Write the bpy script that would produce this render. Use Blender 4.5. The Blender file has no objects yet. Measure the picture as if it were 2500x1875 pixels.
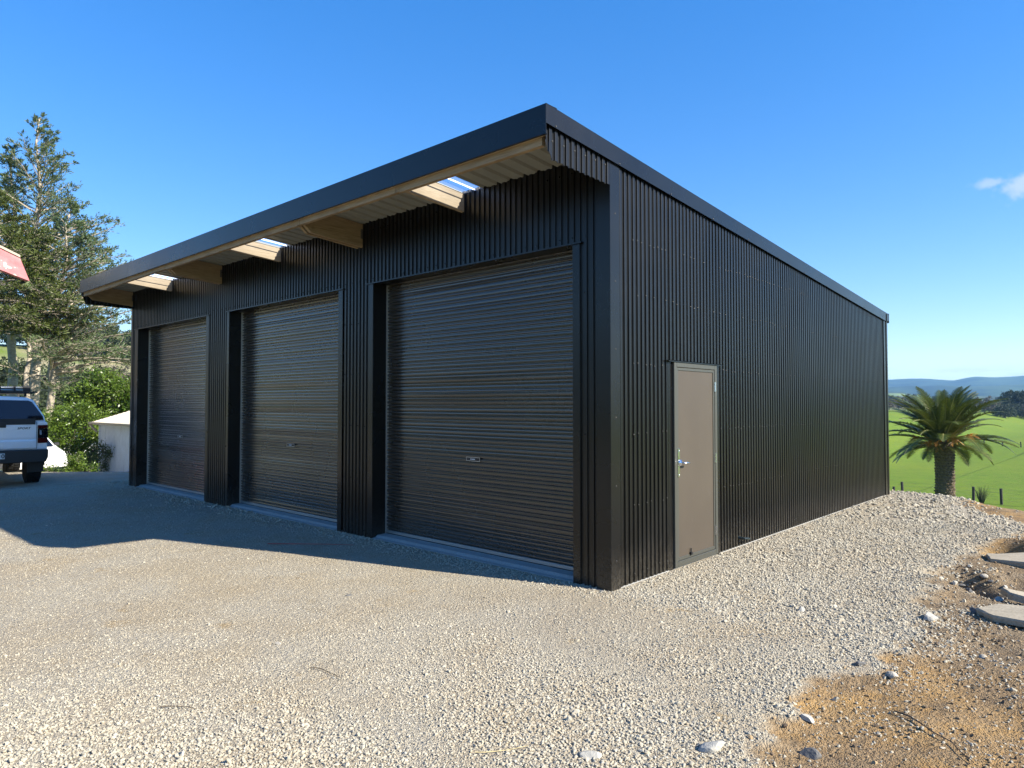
import bpy, math, random
import numpy as np
from mathutils import Vector, Matrix, noise as mnoise
random.seed(7); rng = np.random.default_rng(7)
S = bpy.context.scene
COL = S.collection
R = math.radians
# ------------------------------------------------------------------ camera, sky, sun, exposure
CX, CY, CZ = 3.442, -5.028, 1.62
YAW, PITCH, FPX = 0.74225, 0.02846, 1688.4
cd = bpy.data.cameras.new('camera'); cam = bpy.data.objects.new('camera', cd); COL.objects.link(cam)
cd.sensor_width = 36; cd.lens = 36 * FPX / 2500; cd.clip_start = .05; cd.clip_end = 30000
cam.location = (CX, CY, CZ); cam.rotation_euler = (math.pi / 2 + PITCH, 0, YAW); S.camera = cam
SUN_EL, SUN_AZ = R(32), math.atan2(.951, .309)      # azimuth clockwise from +Y
sund = Vector((math.sin(SUN_AZ) * math.cos(SUN_EL), math.cos(SUN_AZ) * math.cos(SUN_EL), math.sin(SUN_EL)))
sl = bpy.data.lights.new('sun', 'SUN'); so = bpy.data.objects.new('sun', sl); COL.objects.link(so)
sl.energy = 5.0; sl.angle = R(.53); sl.color = (1, .94, .80)
so.rotation_euler = (-sund).to_track_quat('-Z', 'Y').to_euler(); so.location = (20, 5, 30)
W = bpy.data.worlds.new('World'); S.world = W; W.use_nodes = True
wn, wl = W.node_tree.nodes, W.node_tree.links; wn.clear()
wo = wn.new('ShaderNodeOutputWorld'); bg = wn.new('ShaderNodeBackground'); sk = wn.new('ShaderNodeTexSky')
sk.sky_type = 'NISHITA'; sk.sun_disc = False; sk.sun_elevation = SUN_EL; sk.sun_rotation = SUN_AZ
sk.altitude = 0; sk.air_density = 1.0; sk.dust_density = .1; sk.ozone_density = 3.2
bg.inputs['Strength'].default_value = .142
hs = wn.new('ShaderNodeHueSaturation'); hs.inputs['Saturation'].default_value = 1.66; hs.inputs['Hue'].default_value = .514; hs.inputs['Value'].default_value = 1.10
gmn = wn.new('ShaderNodeGamma'); gmn.inputs[1].default_value = .68; wl.new(sk.outputs[0], gmn.inputs[0]); wl.new(gmn.outputs[0], hs.inputs['Color'])
tc = wn.new('ShaderNodeTexCoord')
def wmath(op, a, b=None, c=None, clamp=False):
    n = wn.new('ShaderNodeMath'); n.operation = op; n.use_clamp = clamp
    for i, v in enumerate((a, b, c)):
        if v is None: continue
        if isinstance(v, (int, float)): n.inputs[i].default_value = v
        else: wl.new(v, n.inputs[i])
    return n.outputs[0]
def wramp(v, a, b):
    n = wn.new('ShaderNodeMapRange'); n.interpolation_type = 'SMOOTHSTEP'
    wl.new(v, n.inputs[0]); n.inputs[1].default_value = a; n.inputs[2].default_value = b; return n.outputs[0]
sx = wn.new('ShaderNodeSeparateXYZ'); wl.new(tc.outputs['Generated'], sx.inputs[0])
def wnoise(scale, detail, zs=1.0):
    mp = wn.new('ShaderNodeMapping'); wl.new(tc.outputs['Generated'], mp.inputs[0]); mp.inputs['Scale'].default_value = (1, 1, zs)
    n = wn.new('ShaderNodeTexNoise'); n.inputs['Scale'].default_value = scale; n.inputs['Detail'].default_value = detail
    n.inputs['Roughness'].default_value = .6; wl.new(mp.outputs[0], n.inputs['Vector']); return n.outputs[0]
# low cumulus far behind the ridge: fair weather clouds near the horizon
cl = wmath('MULTIPLY', wramp(wnoise(13, 5, 4), .47, .62), wmath('MULTIPLY', wramp(sx.outputs[2], .052, .036), wramp(sx.outputs[2], -.01, .02)))
# the one small detached cloud, some way up
fw = Vector((-math.sin(YAW) * math.cos(PITCH), math.cos(YAW) * math.cos(PITCH), math.sin(PITCH)))
rt = Vector((math.cos(YAW), math.sin(YAW), 0)); up = rt.cross(fw)
cdir = (fw + rt * (2497 - 1250) / FPX + up * (937.5 - 452) / FPX).normalized()
cdir2 = (fw + rt * (2425 - 1250) / FPX + up * (937.5 - 446) / FPX).normalized()
def blob(d, r0, r1, zs):
    v = wn.new('ShaderNodeVectorMath'); v.operation = 'SUBTRACT'; wl.new(tc.outputs['Generated'], v.inputs[0]); v.inputs[1].default_value = d
    m = wn.new('ShaderNodeVectorMath'); m.operation = 'MULTIPLY'; wl.new(v.outputs[0], m.inputs[0]); m.inputs[1].default_value = (1, 1, zs)
    l = wn.new('ShaderNodeVectorMath'); l.operation = 'LENGTH'; wl.new(m.outputs[0], l.inputs[0])
    nz = wmath('MULTIPLY', wmath('SUBTRACT', wnoise(60, 4), .5), .05)
    return wramp(wmath('ADD', l.outputs['Value'], nz), r1, r0)
small = wmath('MULTIPLY', wmath('MAXIMUM', blob(cdir, .005, .030, 1.6), wmath('MULTIPLY', blob(cdir2, .002, .024, 3.6), .75)), .6)
cm = wmath('MAXIMUM', wmath('MULTIPLY', cl, .45), small, clamp=True)
mx = wn.new('ShaderNodeMix'); mx.data_type = 'RGBA'; wl.new(cm, mx.inputs[0]); wl.new(hs.outputs[0], mx.inputs[6]); mx.inputs[7].default_value = (2.3, 2.5, 2.9, 1)
wl.new(mx.outputs[2], bg.inputs['Color']); wl.new(bg.outputs[0], wo.inputs[0])
S.view_settings.view_transform = 'Standard'; S.view_settings.look = 'None'; S.view_settings.gamma = 1; S.view_settings.use_curve_mapping = False
S.view_settings.exposure = 1.35
S.render.engine = 'CYCLES'; S.cycles.max_bounces = 6; S.cycles.transparent_max_bounces = 12

# ------------------------------------------------------------------ helpers
def at(px, D, z=0):
    """ground point at photograph column px and distance D along the view axis"""
    k = (px - 1250) / FPX
    return Vector((CX + D * (-math.sin(YAW) + k * math.cos(YAW)), CY + D * (math.cos(YAW) + k * math.sin(YAW)), z))
def tag(o, label=None, cat=None, group=None, kind=None):
    for k, v in (('label', label), ('category', cat), ('group', group), ('kind', kind)):
        if v: o[k] = v
    return o
def empty(name, loc=(0, 0, 0), rz=0, label=None, cat=None, group=None, parent=None):
    o = bpy.data.objects.new(name, None); COL.objects.link(o); o.location = loc; o.rotation_euler = (0, 0, rz)
    o.empty_display_size = .2
    if parent: o.parent = parent
    return tag(o, label, cat, group)
def link(name, me, parent=None, loc=None):
    o = bpy.data.objects.new(name, me); COL.objects.link(o)
    if parent: o.parent = parent
    if loc is not None: o.location = loc
    return o
def mesh_np(name, V, F, mat, smooth=False):
    """F: (n,k) int array"""
    me = bpy.data.meshes.new(name); V = np.asarray(V, np.float32); F = np.asarray(F, np.int32)
    n, k = F.shape
    me.vertices.add(len(V)); me.vertices.foreach_set('co', V.ravel())
    me.loops.add(n * k); me.loops.foreach_set('vertex_index', F.ravel())
    me.polygons.add(n); me.polygons.foreach_set('loop_start', np.arange(0, n * k, k, dtype=np.int32)); me.polygons.foreach_set('loop_total', np.full(n, k, np.int32))
    if smooth: me.polygons.foreach_set('use_smooth', np.ones(n, bool))
    me.update(); me.validate(); me.materials.append(mat); return me
class MB:
    def __init__(s): s.v = []; s.f = []
    def add(s, vs, fs):
        b = len(s.v); s.v += [tuple(v) for v in vs]; s.f += [tuple(b + i for i in f) for f in fs]; return s
    def box(s, x0, x1, y0, y1, z0, z1):
        return s.add([(x0, y0, z0), (x1, y0, z0), (x1, y1, z0), (x0, y1, z0), (x0, y0, z1), (x1, y0, z1), (x1, y1, z1), (x0, y1, z1)],
                     [(0, 3, 2, 1), (4, 5, 6, 7), (0, 1, 5, 4), (1, 2, 6, 5), (2, 3, 7, 6), (3, 0, 4, 7)])
    def hexa(s, p):  # 8 points like box order
        return s.add(p, [(0, 3, 2, 1), (4, 5, 6, 7), (0, 1, 5, 4), (1, 2, 6, 5), (2, 3, 7, 6), (3, 0, 4, 7)])
    def prism(s, poly, axis, a, b):
        """poly of 2-D points extruded along axis from a to b"""
        n = len(poly)
        def P(p, t):
            return {'x': (t, p[0], p[1]), 'y': (p[0], t, p[1]), 'z': (p[0], p[1], t)}[axis]
        s.add([P(p, a) for p in poly] + [P(p, b) for p in poly], [tuple(range(n))[::-1], tuple(range(n, 2 * n))] + [(i, (i + 1) % n, n + (i + 1) % n, n + i) for i in range(n)])
        return s
    def tube(s, pts, rad, n=8, cap=True):
        pts = [Vector(p) for p in pts]; rad = rad if hasattr(rad, '__len__') else [rad] * len(pts)
        rings = []; ref = Vector((.31, .17, 1)).normalized()
        for i, p in enumerate(pts):
            d = (pts[min(i + 1, len(pts) - 1)] - pts[max(i - 1, 0)]).normalized()
            a = d.cross(ref)
            if a.length < .05: a = d.cross(Vector((1, 0, 0)))
            a.normalize(); b = d.cross(a)
            rings.append([p + (a * math.cos(2 * math.pi * k / n) + b * math.sin(2 * math.pi * k / n)) * rad[i] for k in range(n)])
        vs = [v for r in rings for v in r]
        fs = [(i * n + k, i * n + (k + 1) % n, (i + 1) * n + (k + 1) % n, (i + 1) * n + k) for i in range(len(pts) - 1) for k in range(n)]
        if cap: fs += [tuple(range(n))[::-1], tuple((len(pts) - 1) * n + k for k in range(n))]
        return s.add(vs, fs)
    def lathe(s, prof, axis='z', c=(0, 0, 0), n=20):
        """prof: (radius, height) rings"""
        vs = []
        for r, h in prof:
            for k in range(n):
                a = 2 * math.pi * k / n; u, v = r * math.cos(a), r * math.sin(a)
                p = {'z': (u, v, h), 'x': (h, u, v), 'y': (u, h, v)}[axis]
                vs.append((p[0] + c[0], p[1] + c[1], p[2] + c[2]))
        m = len(prof)
        fs = [(i * n + k, i * n + (k + 1) % n, (i + 1) * n + (k + 1) % n, (i + 1) * n + k) for i in range(m - 1) for k in range(n)]
        fs += [tuple(range(n))[::-1], tuple((m - 1) * n + k for k in range(n))]
        return s.add(vs, fs)
    def mesh(s, name, mat, smooth=False, bevel=0):
        me = bpy.data.meshes.new(name); me.from_pydata(s.v, [], s.f); me.update()
        import bmesh
        bm = bmesh.new(); bm.from_mesh(me); bmesh.ops.recalc_face_normals(bm, faces=bm.faces)
        if bevel: bmesh.ops.bevel(bm, geom=list(bm.edges), offset=bevel, segments=1, affect='EDGES', clamp_overlap=True)
        bm.to_mesh(me); bm.free()
        if smooth:
            me.polygons.foreach_set('use_smooth', [True] * len(me.polygons))
        me.materials.append(mat); return me
    def build(s, name, mat, parent=None, smooth=False, bevel=0, loc=None):
        return link(name, s.mesh(name, mat, smooth, bevel), parent, loc)
def copy_tree(o, parent=None):
    c = o.copy(); COL.objects.link(c)
    if parent is not None: c.parent = parent
    for ch in o.children: copy_tree(ch, c)
    return c
def ss(a, b, x):
    t = np.clip((np.asarray(x, float) - a) / (b - a), 0, 1); return t * t * (3 - 2 * t)

# ------------------------------------------------------------------ materials
class Mat:
    def __init__(s, name, col=(.5, .5, .5), rough=.6, metal=0, spec=.5):
        s.m = bpy.data.materials.new(name); s.m.use_nodes = True; s.t = s.m.node_tree; s.N = s.t.nodes; s.L = s.t.links
        s.b = s.N['Principled BSDF']; s.set(rough=rough, metal=metal, spec=spec); s.b.inputs['Base Color'].default_value = (*col, 1)
        s.co = None
    def set(s, rough=None, metal=None, spec=None, **k):
        if rough is not None: s.b.inputs['Roughness'].default_value = rough
        if metal is not None: s.b.inputs['Metallic'].default_value = metal
        if spec is not None: s.b.inputs['Specular IOR Level'].default_value = spec
        return s
    def coord(s, kind='Object'):
        n = s.N.new('ShaderNodeTexCoord'); return n.outputs[kind]
    def geo(s): return s.N.new('ShaderNodeNewGeometry').outputs['Position']
    def noise(s, scale, detail=4, rough=.55, vec=None, stretch=None, dist=0):
        n = s.N.new('ShaderNodeTexNoise'); n.inputs['Scale'].default_value = scale; n.inputs['Detail'].default_value = detail
        n.inputs['Roughness'].default_value = rough; n.inputs['Distortion'].default_value = dist
        v = vec if vec is not None else s.geo()
        if stretch:
            m = s.N.new('ShaderNodeMapping'); m.inputs['Scale'].default_value = stretch; s.L.new(v, m.inputs[0]); v = m.outputs[0]
        s.L.new(v, n.inputs['Vector']); return n.outputs[0]
    def voro(s, scale, feat='F1', out='Distance', vec=None, rnd=1):
        n = s.N.new('ShaderNodeTexVoronoi'); n.feature = feat; n.inputs['Scale'].default_value = scale; n.inputs['Randomness'].default_value = rnd
        s.L.new(vec if vec is not None else s.geo(), n.inputs['Vector']); return n.outputs[out]
    def ramp(s, v, a, b, lo=0, hi=1):
        n = s.N.new('ShaderNodeMapRange'); s.L.new(v, n.inputs[0])
        for i, x in enumerate((a, b, lo, hi)): n.inputs[i + 1].default_value = x
        n.clamp = True; return n.outputs[0]
    def math(s, op, a, b=None):
        n = s.N.new('ShaderNodeMath'); n.operation = op
        for i, v in enumerate((a, b)):
            if v is None: continue
            if isinstance(v, (int, float)): n.inputs[i].default_value = v
            else: s.L.new(v, n.inputs[i])
        return n.outputs[0]
    def mix(s, f, a, b, mode='MIX'):
        n = s.N.new('ShaderNodeMix'); n.data_type = 'RGBA'; n.blend_type = mode
        for i, v in ((0, f), (6, a), (7, b)):
            if isinstance(v, (int, float)): n.inputs[i].default_value = v
            elif isinstance(v, tuple): n.inputs[i].default_value = (*v, 1) if len(v) == 3 else v
            else: s.L.new(v, n.inputs[i])
        return n.outputs[2]
    def attr(s, name, typ='GEOMETRY', out='Fac'):
        n = s.N.new('ShaderNodeAttribute'); n.attribute_name = name; n.attribute_type = typ; return n.outputs[out]
    def color(s, c): s.L.new(c, s.b.inputs['Base Color']); return s
    def roughn(s, c): s.L.new(c, s.b.inputs['Roughness']); return s
    def bump(s, h, strength=.3, dist=.01):
        n = s.N.new('ShaderNodeBump'); n.inputs['Strength'].default_value = strength; n.inputs['Distance'].default_value = dist
        s.L.new(h, n.inputs['Height']); s.L.new(n.outputs[0], s.b.inputs['Normal']); return s
    def rand(s): return s.N.new('ShaderNodeObjectInfo').outputs['Random']

def steel(name, col, rough, dust=.35, wave=.12):
    m = Mat(name, col, rough, spec=.5 if 'roller' in name else .38)
    d = m.ramp(m.noise(1.3, 6, .65), .5, .8)
    c = m.mix(m.math('MULTIPLY', d, dust), col, tuple(min(1, x * 2.2 + .008) for x in col))
    sz = m.N.new('ShaderNodeSeparateXYZ'); m.L.new(m.geo(), sz.inputs[0])
    sp = m.math('MULTIPLY', m.ramp(m.math('ADD', sz.outputs[2], m.math('MULTIPLY', m.noise(7, 6, .7), -.5)), -.25, .12, 1, 0), m.ramp(m.noise(45, 5, .7), .35, .7))
    c = m.mix(m.math('MULTIPLY', sp, .30), c, (.16, .14, .11)); m.color(c)
    m.roughn(m.ramp(m.noise(1.1, 3), .3, .7, rough - .03, rough + .05))
    m.bump(m.noise(1.6, 1, .3), wave, .012)
    return m.m
M = {}
M['clad'] = steel('black_cladding_steel', (.0042, .0038, .0033), .30)
M['flash'] = steel('black_flashing_steel', (.0046, .0044, .0043), .27, .3, .16)
M['roller'] = steel('dark_brown_roller_steel', (.030, .026, .021), .25, .15, .0)
_b = M['roller'].node_tree.nodes['Principled BSDF']; _b.inputs['Coat Weight'].default_value = .6; _b.inputs['Coat Roughness'].default_value = .16
M['groove'] = steel('dark_seal', (.006, .006, .006), .6)
def simple(name, col, rough=.5, metal=0, spec=.5, var=.25, scale=8, bump=0):
    m = Mat(name, col, rough, metal, spec)
    m.color(m.mix(m.noise(scale, 5, .6), tuple(x * (1 - var) for x in col), tuple(min(1, x * (1 + var)) for x in col)))
    if bump: m.bump(m.noise(scale * 4, 4), bump, .01)
    return m.m
def wood(name, c0, c1):
    m = Mat(name, c0, .7, spec=.25)
    g = m.coord('Object')
    g1 = m.noise(3.0, 6, .62, g, (1.2, 1.2, 22), 1.2)     # grain
    g2 = m.noise(2.2, 4, .5, g)
    kn = m.ramp(m.voro(3.2, vec=g), .0, .11, 1, 0)
    c = m.mix(m.ramp(g1, .35, .68), c0, c1)
    c = m.mix(m.math('MULTIPLY', m.ramp(g2, .4, .75), .45), c, tuple(x * .55 for x in c1))
    m.color(m.mix(m.math('MULTIPLY', kn, .6), c, tuple(x * .3 for x in c0))); m.bump(g1, .12, .005); return m.m
M['wood'] = wood('treated_pine', (.36, .265, .155), (.23, .16, .085))
M['wood_pale'] = wood('pale_treated_pine', (.44, .345, .23), (.33, .25, .155))
M['roofunder'] = simple('olive_grey_roof_steel', (.25, .255, .215), .5, var=.12, scale=3)
M['rooftop'] = simple('dark_roof_steel', (.02, .02, .02), .4)
def clear():
    m = Mat('clear_roof_sheet', (.85, .9, 1), .12); t = m.N.new('ShaderNodeBsdfTransparent'); t.inputs[0].default_value = (.84, .89, 1, 1)
    x = m.N.new('ShaderNodeMixShader'); f = m.N.new('ShaderNodeFresnel'); f.inputs[0].default_value = 1.45
    tr = m.N.new('ShaderNodeBsdfTranslucent'); tr.inputs[0].default_value = (.75, .82, .95, 1)
    x2 = m.N.new('ShaderNodeMixShader'); x2.inputs[0].default_value = .10
    m.L.new(t.outputs[0], x2.inputs[1]); m.L.new(tr.outputs[0], x2.inputs[2])
    m.L.new(f.outputs[0], x.inputs[0]); m.L.new(x2.outputs[0], x.inputs[1]); m.L.new(m.b.outputs[0], x.inputs[2])
    m.L.new(x.outputs[0], m.N['Material Output'].inputs[0]); return m.m
M['clear'] = clear()
def conc(name, c0, c1):
    m = Mat(name, c0, .85, spec=.3); a = m.noise(4, 7, .65); b = m.noise(60, 4, .6)
    m.color(m.mix(m.ramp(b, .3, .7), m.mix(m.ramp(a, .3, .7), c0, c1), tuple(x * .8 for x in c0))); m.bump(b, .3, .004); return m.m
M['concrete'] = conc('smooth_concrete', (.30, .30, .29), (.40, .39, .375))
M['slab'] = conc('old_pale_concrete', (.34, .29, .215), (.44, .38, .29))
M['alu'] = simple('aluminium_rail', (.50, .49, .46), .38, .75, var=.08)
M['chrome'] = Mat('satin_chrome', (.75, .76, .78), .18, 1).m
M['screw'] = Mat('screw_head_metal', (.085, .08, .075), .45, .3).m
M['doorframe'] = simple('grey_green_door_frame', (.050, .050, .042), .42, var=.06, scale=3)
def doorpanel():
    m = Mat('taupe_door_skin', (.155, .125, .096), .5)
    s1 = m.ramp(m.noise(9, 8, .75, stretch=(1, 1, .6)), .60, .72); s2 = m.ramp(m.noise(1.8, 3), .35, .7)
    c = m.mix(s2, (.056, .043, .031), (.063, .049, .035)); c = m.mix(m.math('MULTIPLY', s1, .28), c, (.12, .105, .085)); m.color(c)
    m.bump(m.noise(2.2, 2), .08, .02); return m.m
M['doorpanel'] = doorpanel()
M['black'] = simple('black_plastic', (.012, .012, .013), .5)
M['rubber'] = simple('tyre_rubber', (.014, .014, .014), .85, spec=.2, scale=20, bump=.2)
M['white_print'] = Mat('white_print', (.75, .75, .75), .5).m
M['glass_dark'] = Mat('tinted_glass', (.004, .006, .010), .04, spec=.6).m
def carpaint(name, c):
    m = Mat(name, c, .35, spec=.5); m.b.inputs['Coat Weight'].default_value = .7; m.b.inputs['Coat Roughness'].default_value = .06
    m.color(m.mix(m.math('MULTIPLY', m.ramp(m.noise(2, 6, .7), .45, .8), .15), c, tuple(x * .75 for x in c))); return m.m
M['whitepaint'] = carpaint('white_car_paint', (.80, .80, .80))
M['redlens'] = Mat('red_lamp_lens', (.07, .004, .004), .12).m
M['clearlens'] = Mat('clear_lamp_lens', (.35, .35, .37), .1).m
M['plate'] = Mat('number_plate_white', (.6, .6, .58), .4).m
def weathered(name, c, under, amount=.55):
    m = Mat(name, c, .75, spec=.3)
    st = m.noise(6, 6, .7, stretch=(1.6, 1.6, .14)); k = m.ramp(st, amount, amount + .08)
    b = m.ramp(m.noise(2.5, 6, .7), .3, .75)
    c1 = m.mix(b, c, tuple(x * .78 for x in c)); m.color(m.mix(m.math('MULTIPLY', k, .75), c1, under)); m.bump(st, .2, .004); return m.m
M['whitewall'] = weathered('flaking_white_paint', (.68, .73, .80), (.20, .18, .16), .62)
M['shedroof'] = weathered('weathered_shed_roof', (.50, .45, .38), (.25, .18, .13), .6)
def redpaint():
    m = Mat('faded_red_paint', (.36, .10, .10), .7, spec=.3); n = m.noise(3.2, 5, .6)
    k = m.ramp(m.noise(5.5, 4, .55), .60, .64)
    m.color(m.mix(k, m.mix(m.ramp(n, .3, .7), (.34, .095, .10), (.44, .17, .17)), (.62, .50, .40))); return m.m
M['redpaint'] = redpaint()
M['oldboard'] = simple('dark_weathered_boards', (.09, .075, .06), .85)
M['trim'] = simple('weathered_pale_timber', (.42, .36, .28), .8)
def leafmat(name, c0, c1, rough=.5, trans=.25, vs=.7):
    m = Mat(name, c0, rough, spec=.35); n = m.noise(vs, 4, .6); r = m.noise(17, 2, .5)
    c = m.mix(m.ramp(n, .35, .65), c0, c1); c = m.mix(m.ramp(r, .35, .7), c, tuple(x * .55 for x in c0)); m.color(c)
    t = m.N.new('ShaderNodeBsdfTranslucent'); m.L.new(c, t.inputs[0]); x = m.N.new('ShaderNodeMixShader'); x.inputs[0].default_value = trans
    m.L.new(m.b.outputs[0], x.inputs[1]); m.L.new(t.outputs[0], x.inputs[2]); m.L.new(x.outputs[0], m.N['Material Output'].inputs[0]); return m.m
M['cedar'] = leafmat('dark_conifer_needles', (.080, .125, .050), (.145, .185, .065))
M['cedar2'] = leafmat('yellow_green_conifer_needles', (.085, .115, .025), (.13, .15, .035))
M['bushleaf'] = leafmat('glossy_bright_leaf', (.085, .15, .020), (.16, .22, .030), .32, .3)
M['greyleaf'] = leafmat('grey_winter_twigs', (.12, .11, .085), (.17, .15, .12), .8, .1, .2)
M['darkleaf'] = leafmat('far_dark_foliage', (.035, .05, .022), (.06, .075, .03), .7, .1, .15)
M['palmleaf'] = leafmat('palm_leaflet', (.070, .100, .020), (.15, .175, .038), .38, .2)
M['palmstem'] = simple('palm_leaf_stem', (.22, .21, .06), .5)
M['fruit'] = simple('orange_palm_fruit_stalk', (.50, .22, .03), .6)
def bark(name, c0, c1, sz=(3, 3, .7)):
    m = Mat(name, c0, .9, spec=.2); n = m.noise(5, 7, .7, stretch=sz)
    m.color(m.mix(m.ramp(n, .35, .65), c0, c1)); m.bump(n, .6, .03); return m.m
M['bark'] = bark('pale_conifer_bark', (.42, .36, .28), (.24, .20, .16), (1.2, 1.2, 2.2))
M['darkbark'] = bark('dark_bark', (.13, .11, .09), (.07, .06, .05))
M['palmbark'] = bark('palm_leaf_base', (.22, .17, .12), (.10, .08, .055))
M['postwood'] = simple('dark_fence_post_wood', (.035, .03, .028), .85)
M['wire'] = Mat('fence_wire', (.2, .2, .2), .5, .6).m
M['cord'] = Mat('red_brown_cord', (.30, .06, .035), .6).m
M['twig'] = simple('dry_twig', (.10, .075, .05), .9)
M['straw'] = simple('dry_straw', (.50, .40, .20), .8)
M['pipeblack'] = simple('black_pipe', (.012, .02, .022), .4)

# ------------------------------------------------------------------ terrain
def vnoise(x, y, sc, seed=0):
    """cheap smooth value noise, numpy"""
    x = np.asarray(x, float) / sc + seed * 17.3; y = np.asarray(y, float) / sc + seed * 9.1
    xi, yi = np.floor(x), np.floor(y); fx, fy = x - xi, y - yi; fx = fx * fx * (3 - 2 * fx); fy = fy * fy * (3 - 2 * fy)
    def h(a, b):
        v = np.sin(a * 127.1 + b * 311.7 + seed * 3.7) * 43758.5453; return v - np.floor(v)
    return (h(xi, yi) * (1 - fx) + h(xi + 1, yi) * fx) * (1 - fy) + (h(xi, yi + 1) * (1 - fx) + h(xi + 1, yi + 1) * fx) * fy - .5
def clayline(x, y):
    """>0 on bare soil east of the gravel"""
    y = np.asarray(y, float); x = np.asarray(x, float)
    xb = np.interp(y, [-6, -3, -2, -1.4, -.8, -.3, .6, 1.3, 2.7, 3.3, 4.0, 4.9, 5.8, 6.5, 8, 20], [2.3, 2.10, 1.98, 1.93, 1.98, 2.08, 2.12, 2.02, 1.93, 1.85, 2.05, 2.05, 2.3, 2.25, 1.15, 1.0])
    return x - xb + vnoise(x, y, .6, 3) * .20 + vnoise(x, y, .16, 4) * .22 + vnoise(x, y, .07, 9) * .14
def height(x, y):
    x = np.asarray(x, float); y = np.asarray(y, float)
    q = -.678 * x + .735 * y
    h = -.15 * ss(-11.8, -14.5, x) - .88 * ss(11.5, 18.5, q) * ss(-11.8, -14, x)
    yb = 9.15 - .35 * np.maximum(x, 0) ** 2
    s = np.maximum((y - yb) / np.sqrt(1 + (.7 * np.maximum(x, 0)) ** 2), 0)
    s = np.where(s < .6, s * s / 1.2, s - .3)
    h = h - 6.5 * (1 - np.exp(-s * .42 / 6.5)) * ss(-60, -22, x)
    far = ss(60, 160, np.hypot(x, y))
    h = h + 17 * ss(-75, -210, x) * (1 - .85 * ss(60, 260, y)) * (1 + .5 * vnoise(x, y, 60, 1)) + far * (1.6 * vnoise(x, y, 70, 2))
    yard = np.exp(-(np.hypot(x + 3, y + 1) / 30) ** 2)
    h = h + yard * (.02 * vnoise(x, y, 2.2, 5) + .008 * vnoise(x, y, .5, 6)) * ss(-.3, 1.0, np.maximum(np.maximum(x, -.1 - y), -11.9 - x))
    cl = ss(-.05, .25, clayline(x, y)) * ss(12, 6, x)
    h = h + cl * (.05 * vnoise(x, y, .55, 7) + .03 * vnoise(x, y, .2, 8) - .03)
    for px, py, r, d in ((2.14, 2.72, .24, .22), (2.3, 2.5, .16, .10), (2.22, 4.35, .28, .13), (2.5, 2.9, .3, .08), (2.6, 2.35, .25, .08)):
        h = h - d * np.exp(-(((x - px) ** 2 + (y - py) ** 2) / r ** 2) ** 1.3)
    for px, py, r, d in ((2.55, 4.75, .35, .14), (2.0, 5.6, .5, .05), (2.25, 3.05, .18, .05), (2.0, 2.3, .2, .04)):
        h = h + d * np.exp(-((x - px) ** 2 + (y - py) ** 2) / r ** 2)
    return h
def hz(x, y): return float(height(x, y))
def axis(segs, far=7000, g=1.16):
    a = []
    for lo, hi, st in segs: a += list(np.arange(lo, hi - 1e-6, st))
    a.append(segs[-1][1]); st = .5; v = a[-1]
    while v < far: st *= g; v += st; a.append(v)
    st = .5; v = a[0]; b = []
    while v > -far: st *= g; v -= st; b.append(v)
    return np.array(b[::-1] + a)
ax = axis([(-30, -16, .5), (-16, 0, .16), (0, 1.4, .08), (1.4, 3.6, .035), (3.6, 8, .2)])
ay = axis([(-9, -5, .3), (-5, -2.5, .08), (-2.5, 6.2, .045), (6.2, 12, .12), (12, 30, .4)])
GX, GY = np.meshgrid(ax, ay); GZ = height(GX, GY)
V = np.stack([GX.ravel(), GY.ravel(), GZ.ravel()], 1)
ny, nx = GX.shape; I = np.arange(nx * ny).reshape(ny, nx)
F = np.stack([I[:-1, :-1].ravel(), I[:-1, 1:].ravel(), I[1:, 1:].ravel(), I[1:, :-1].ravel()], 1)
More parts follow.
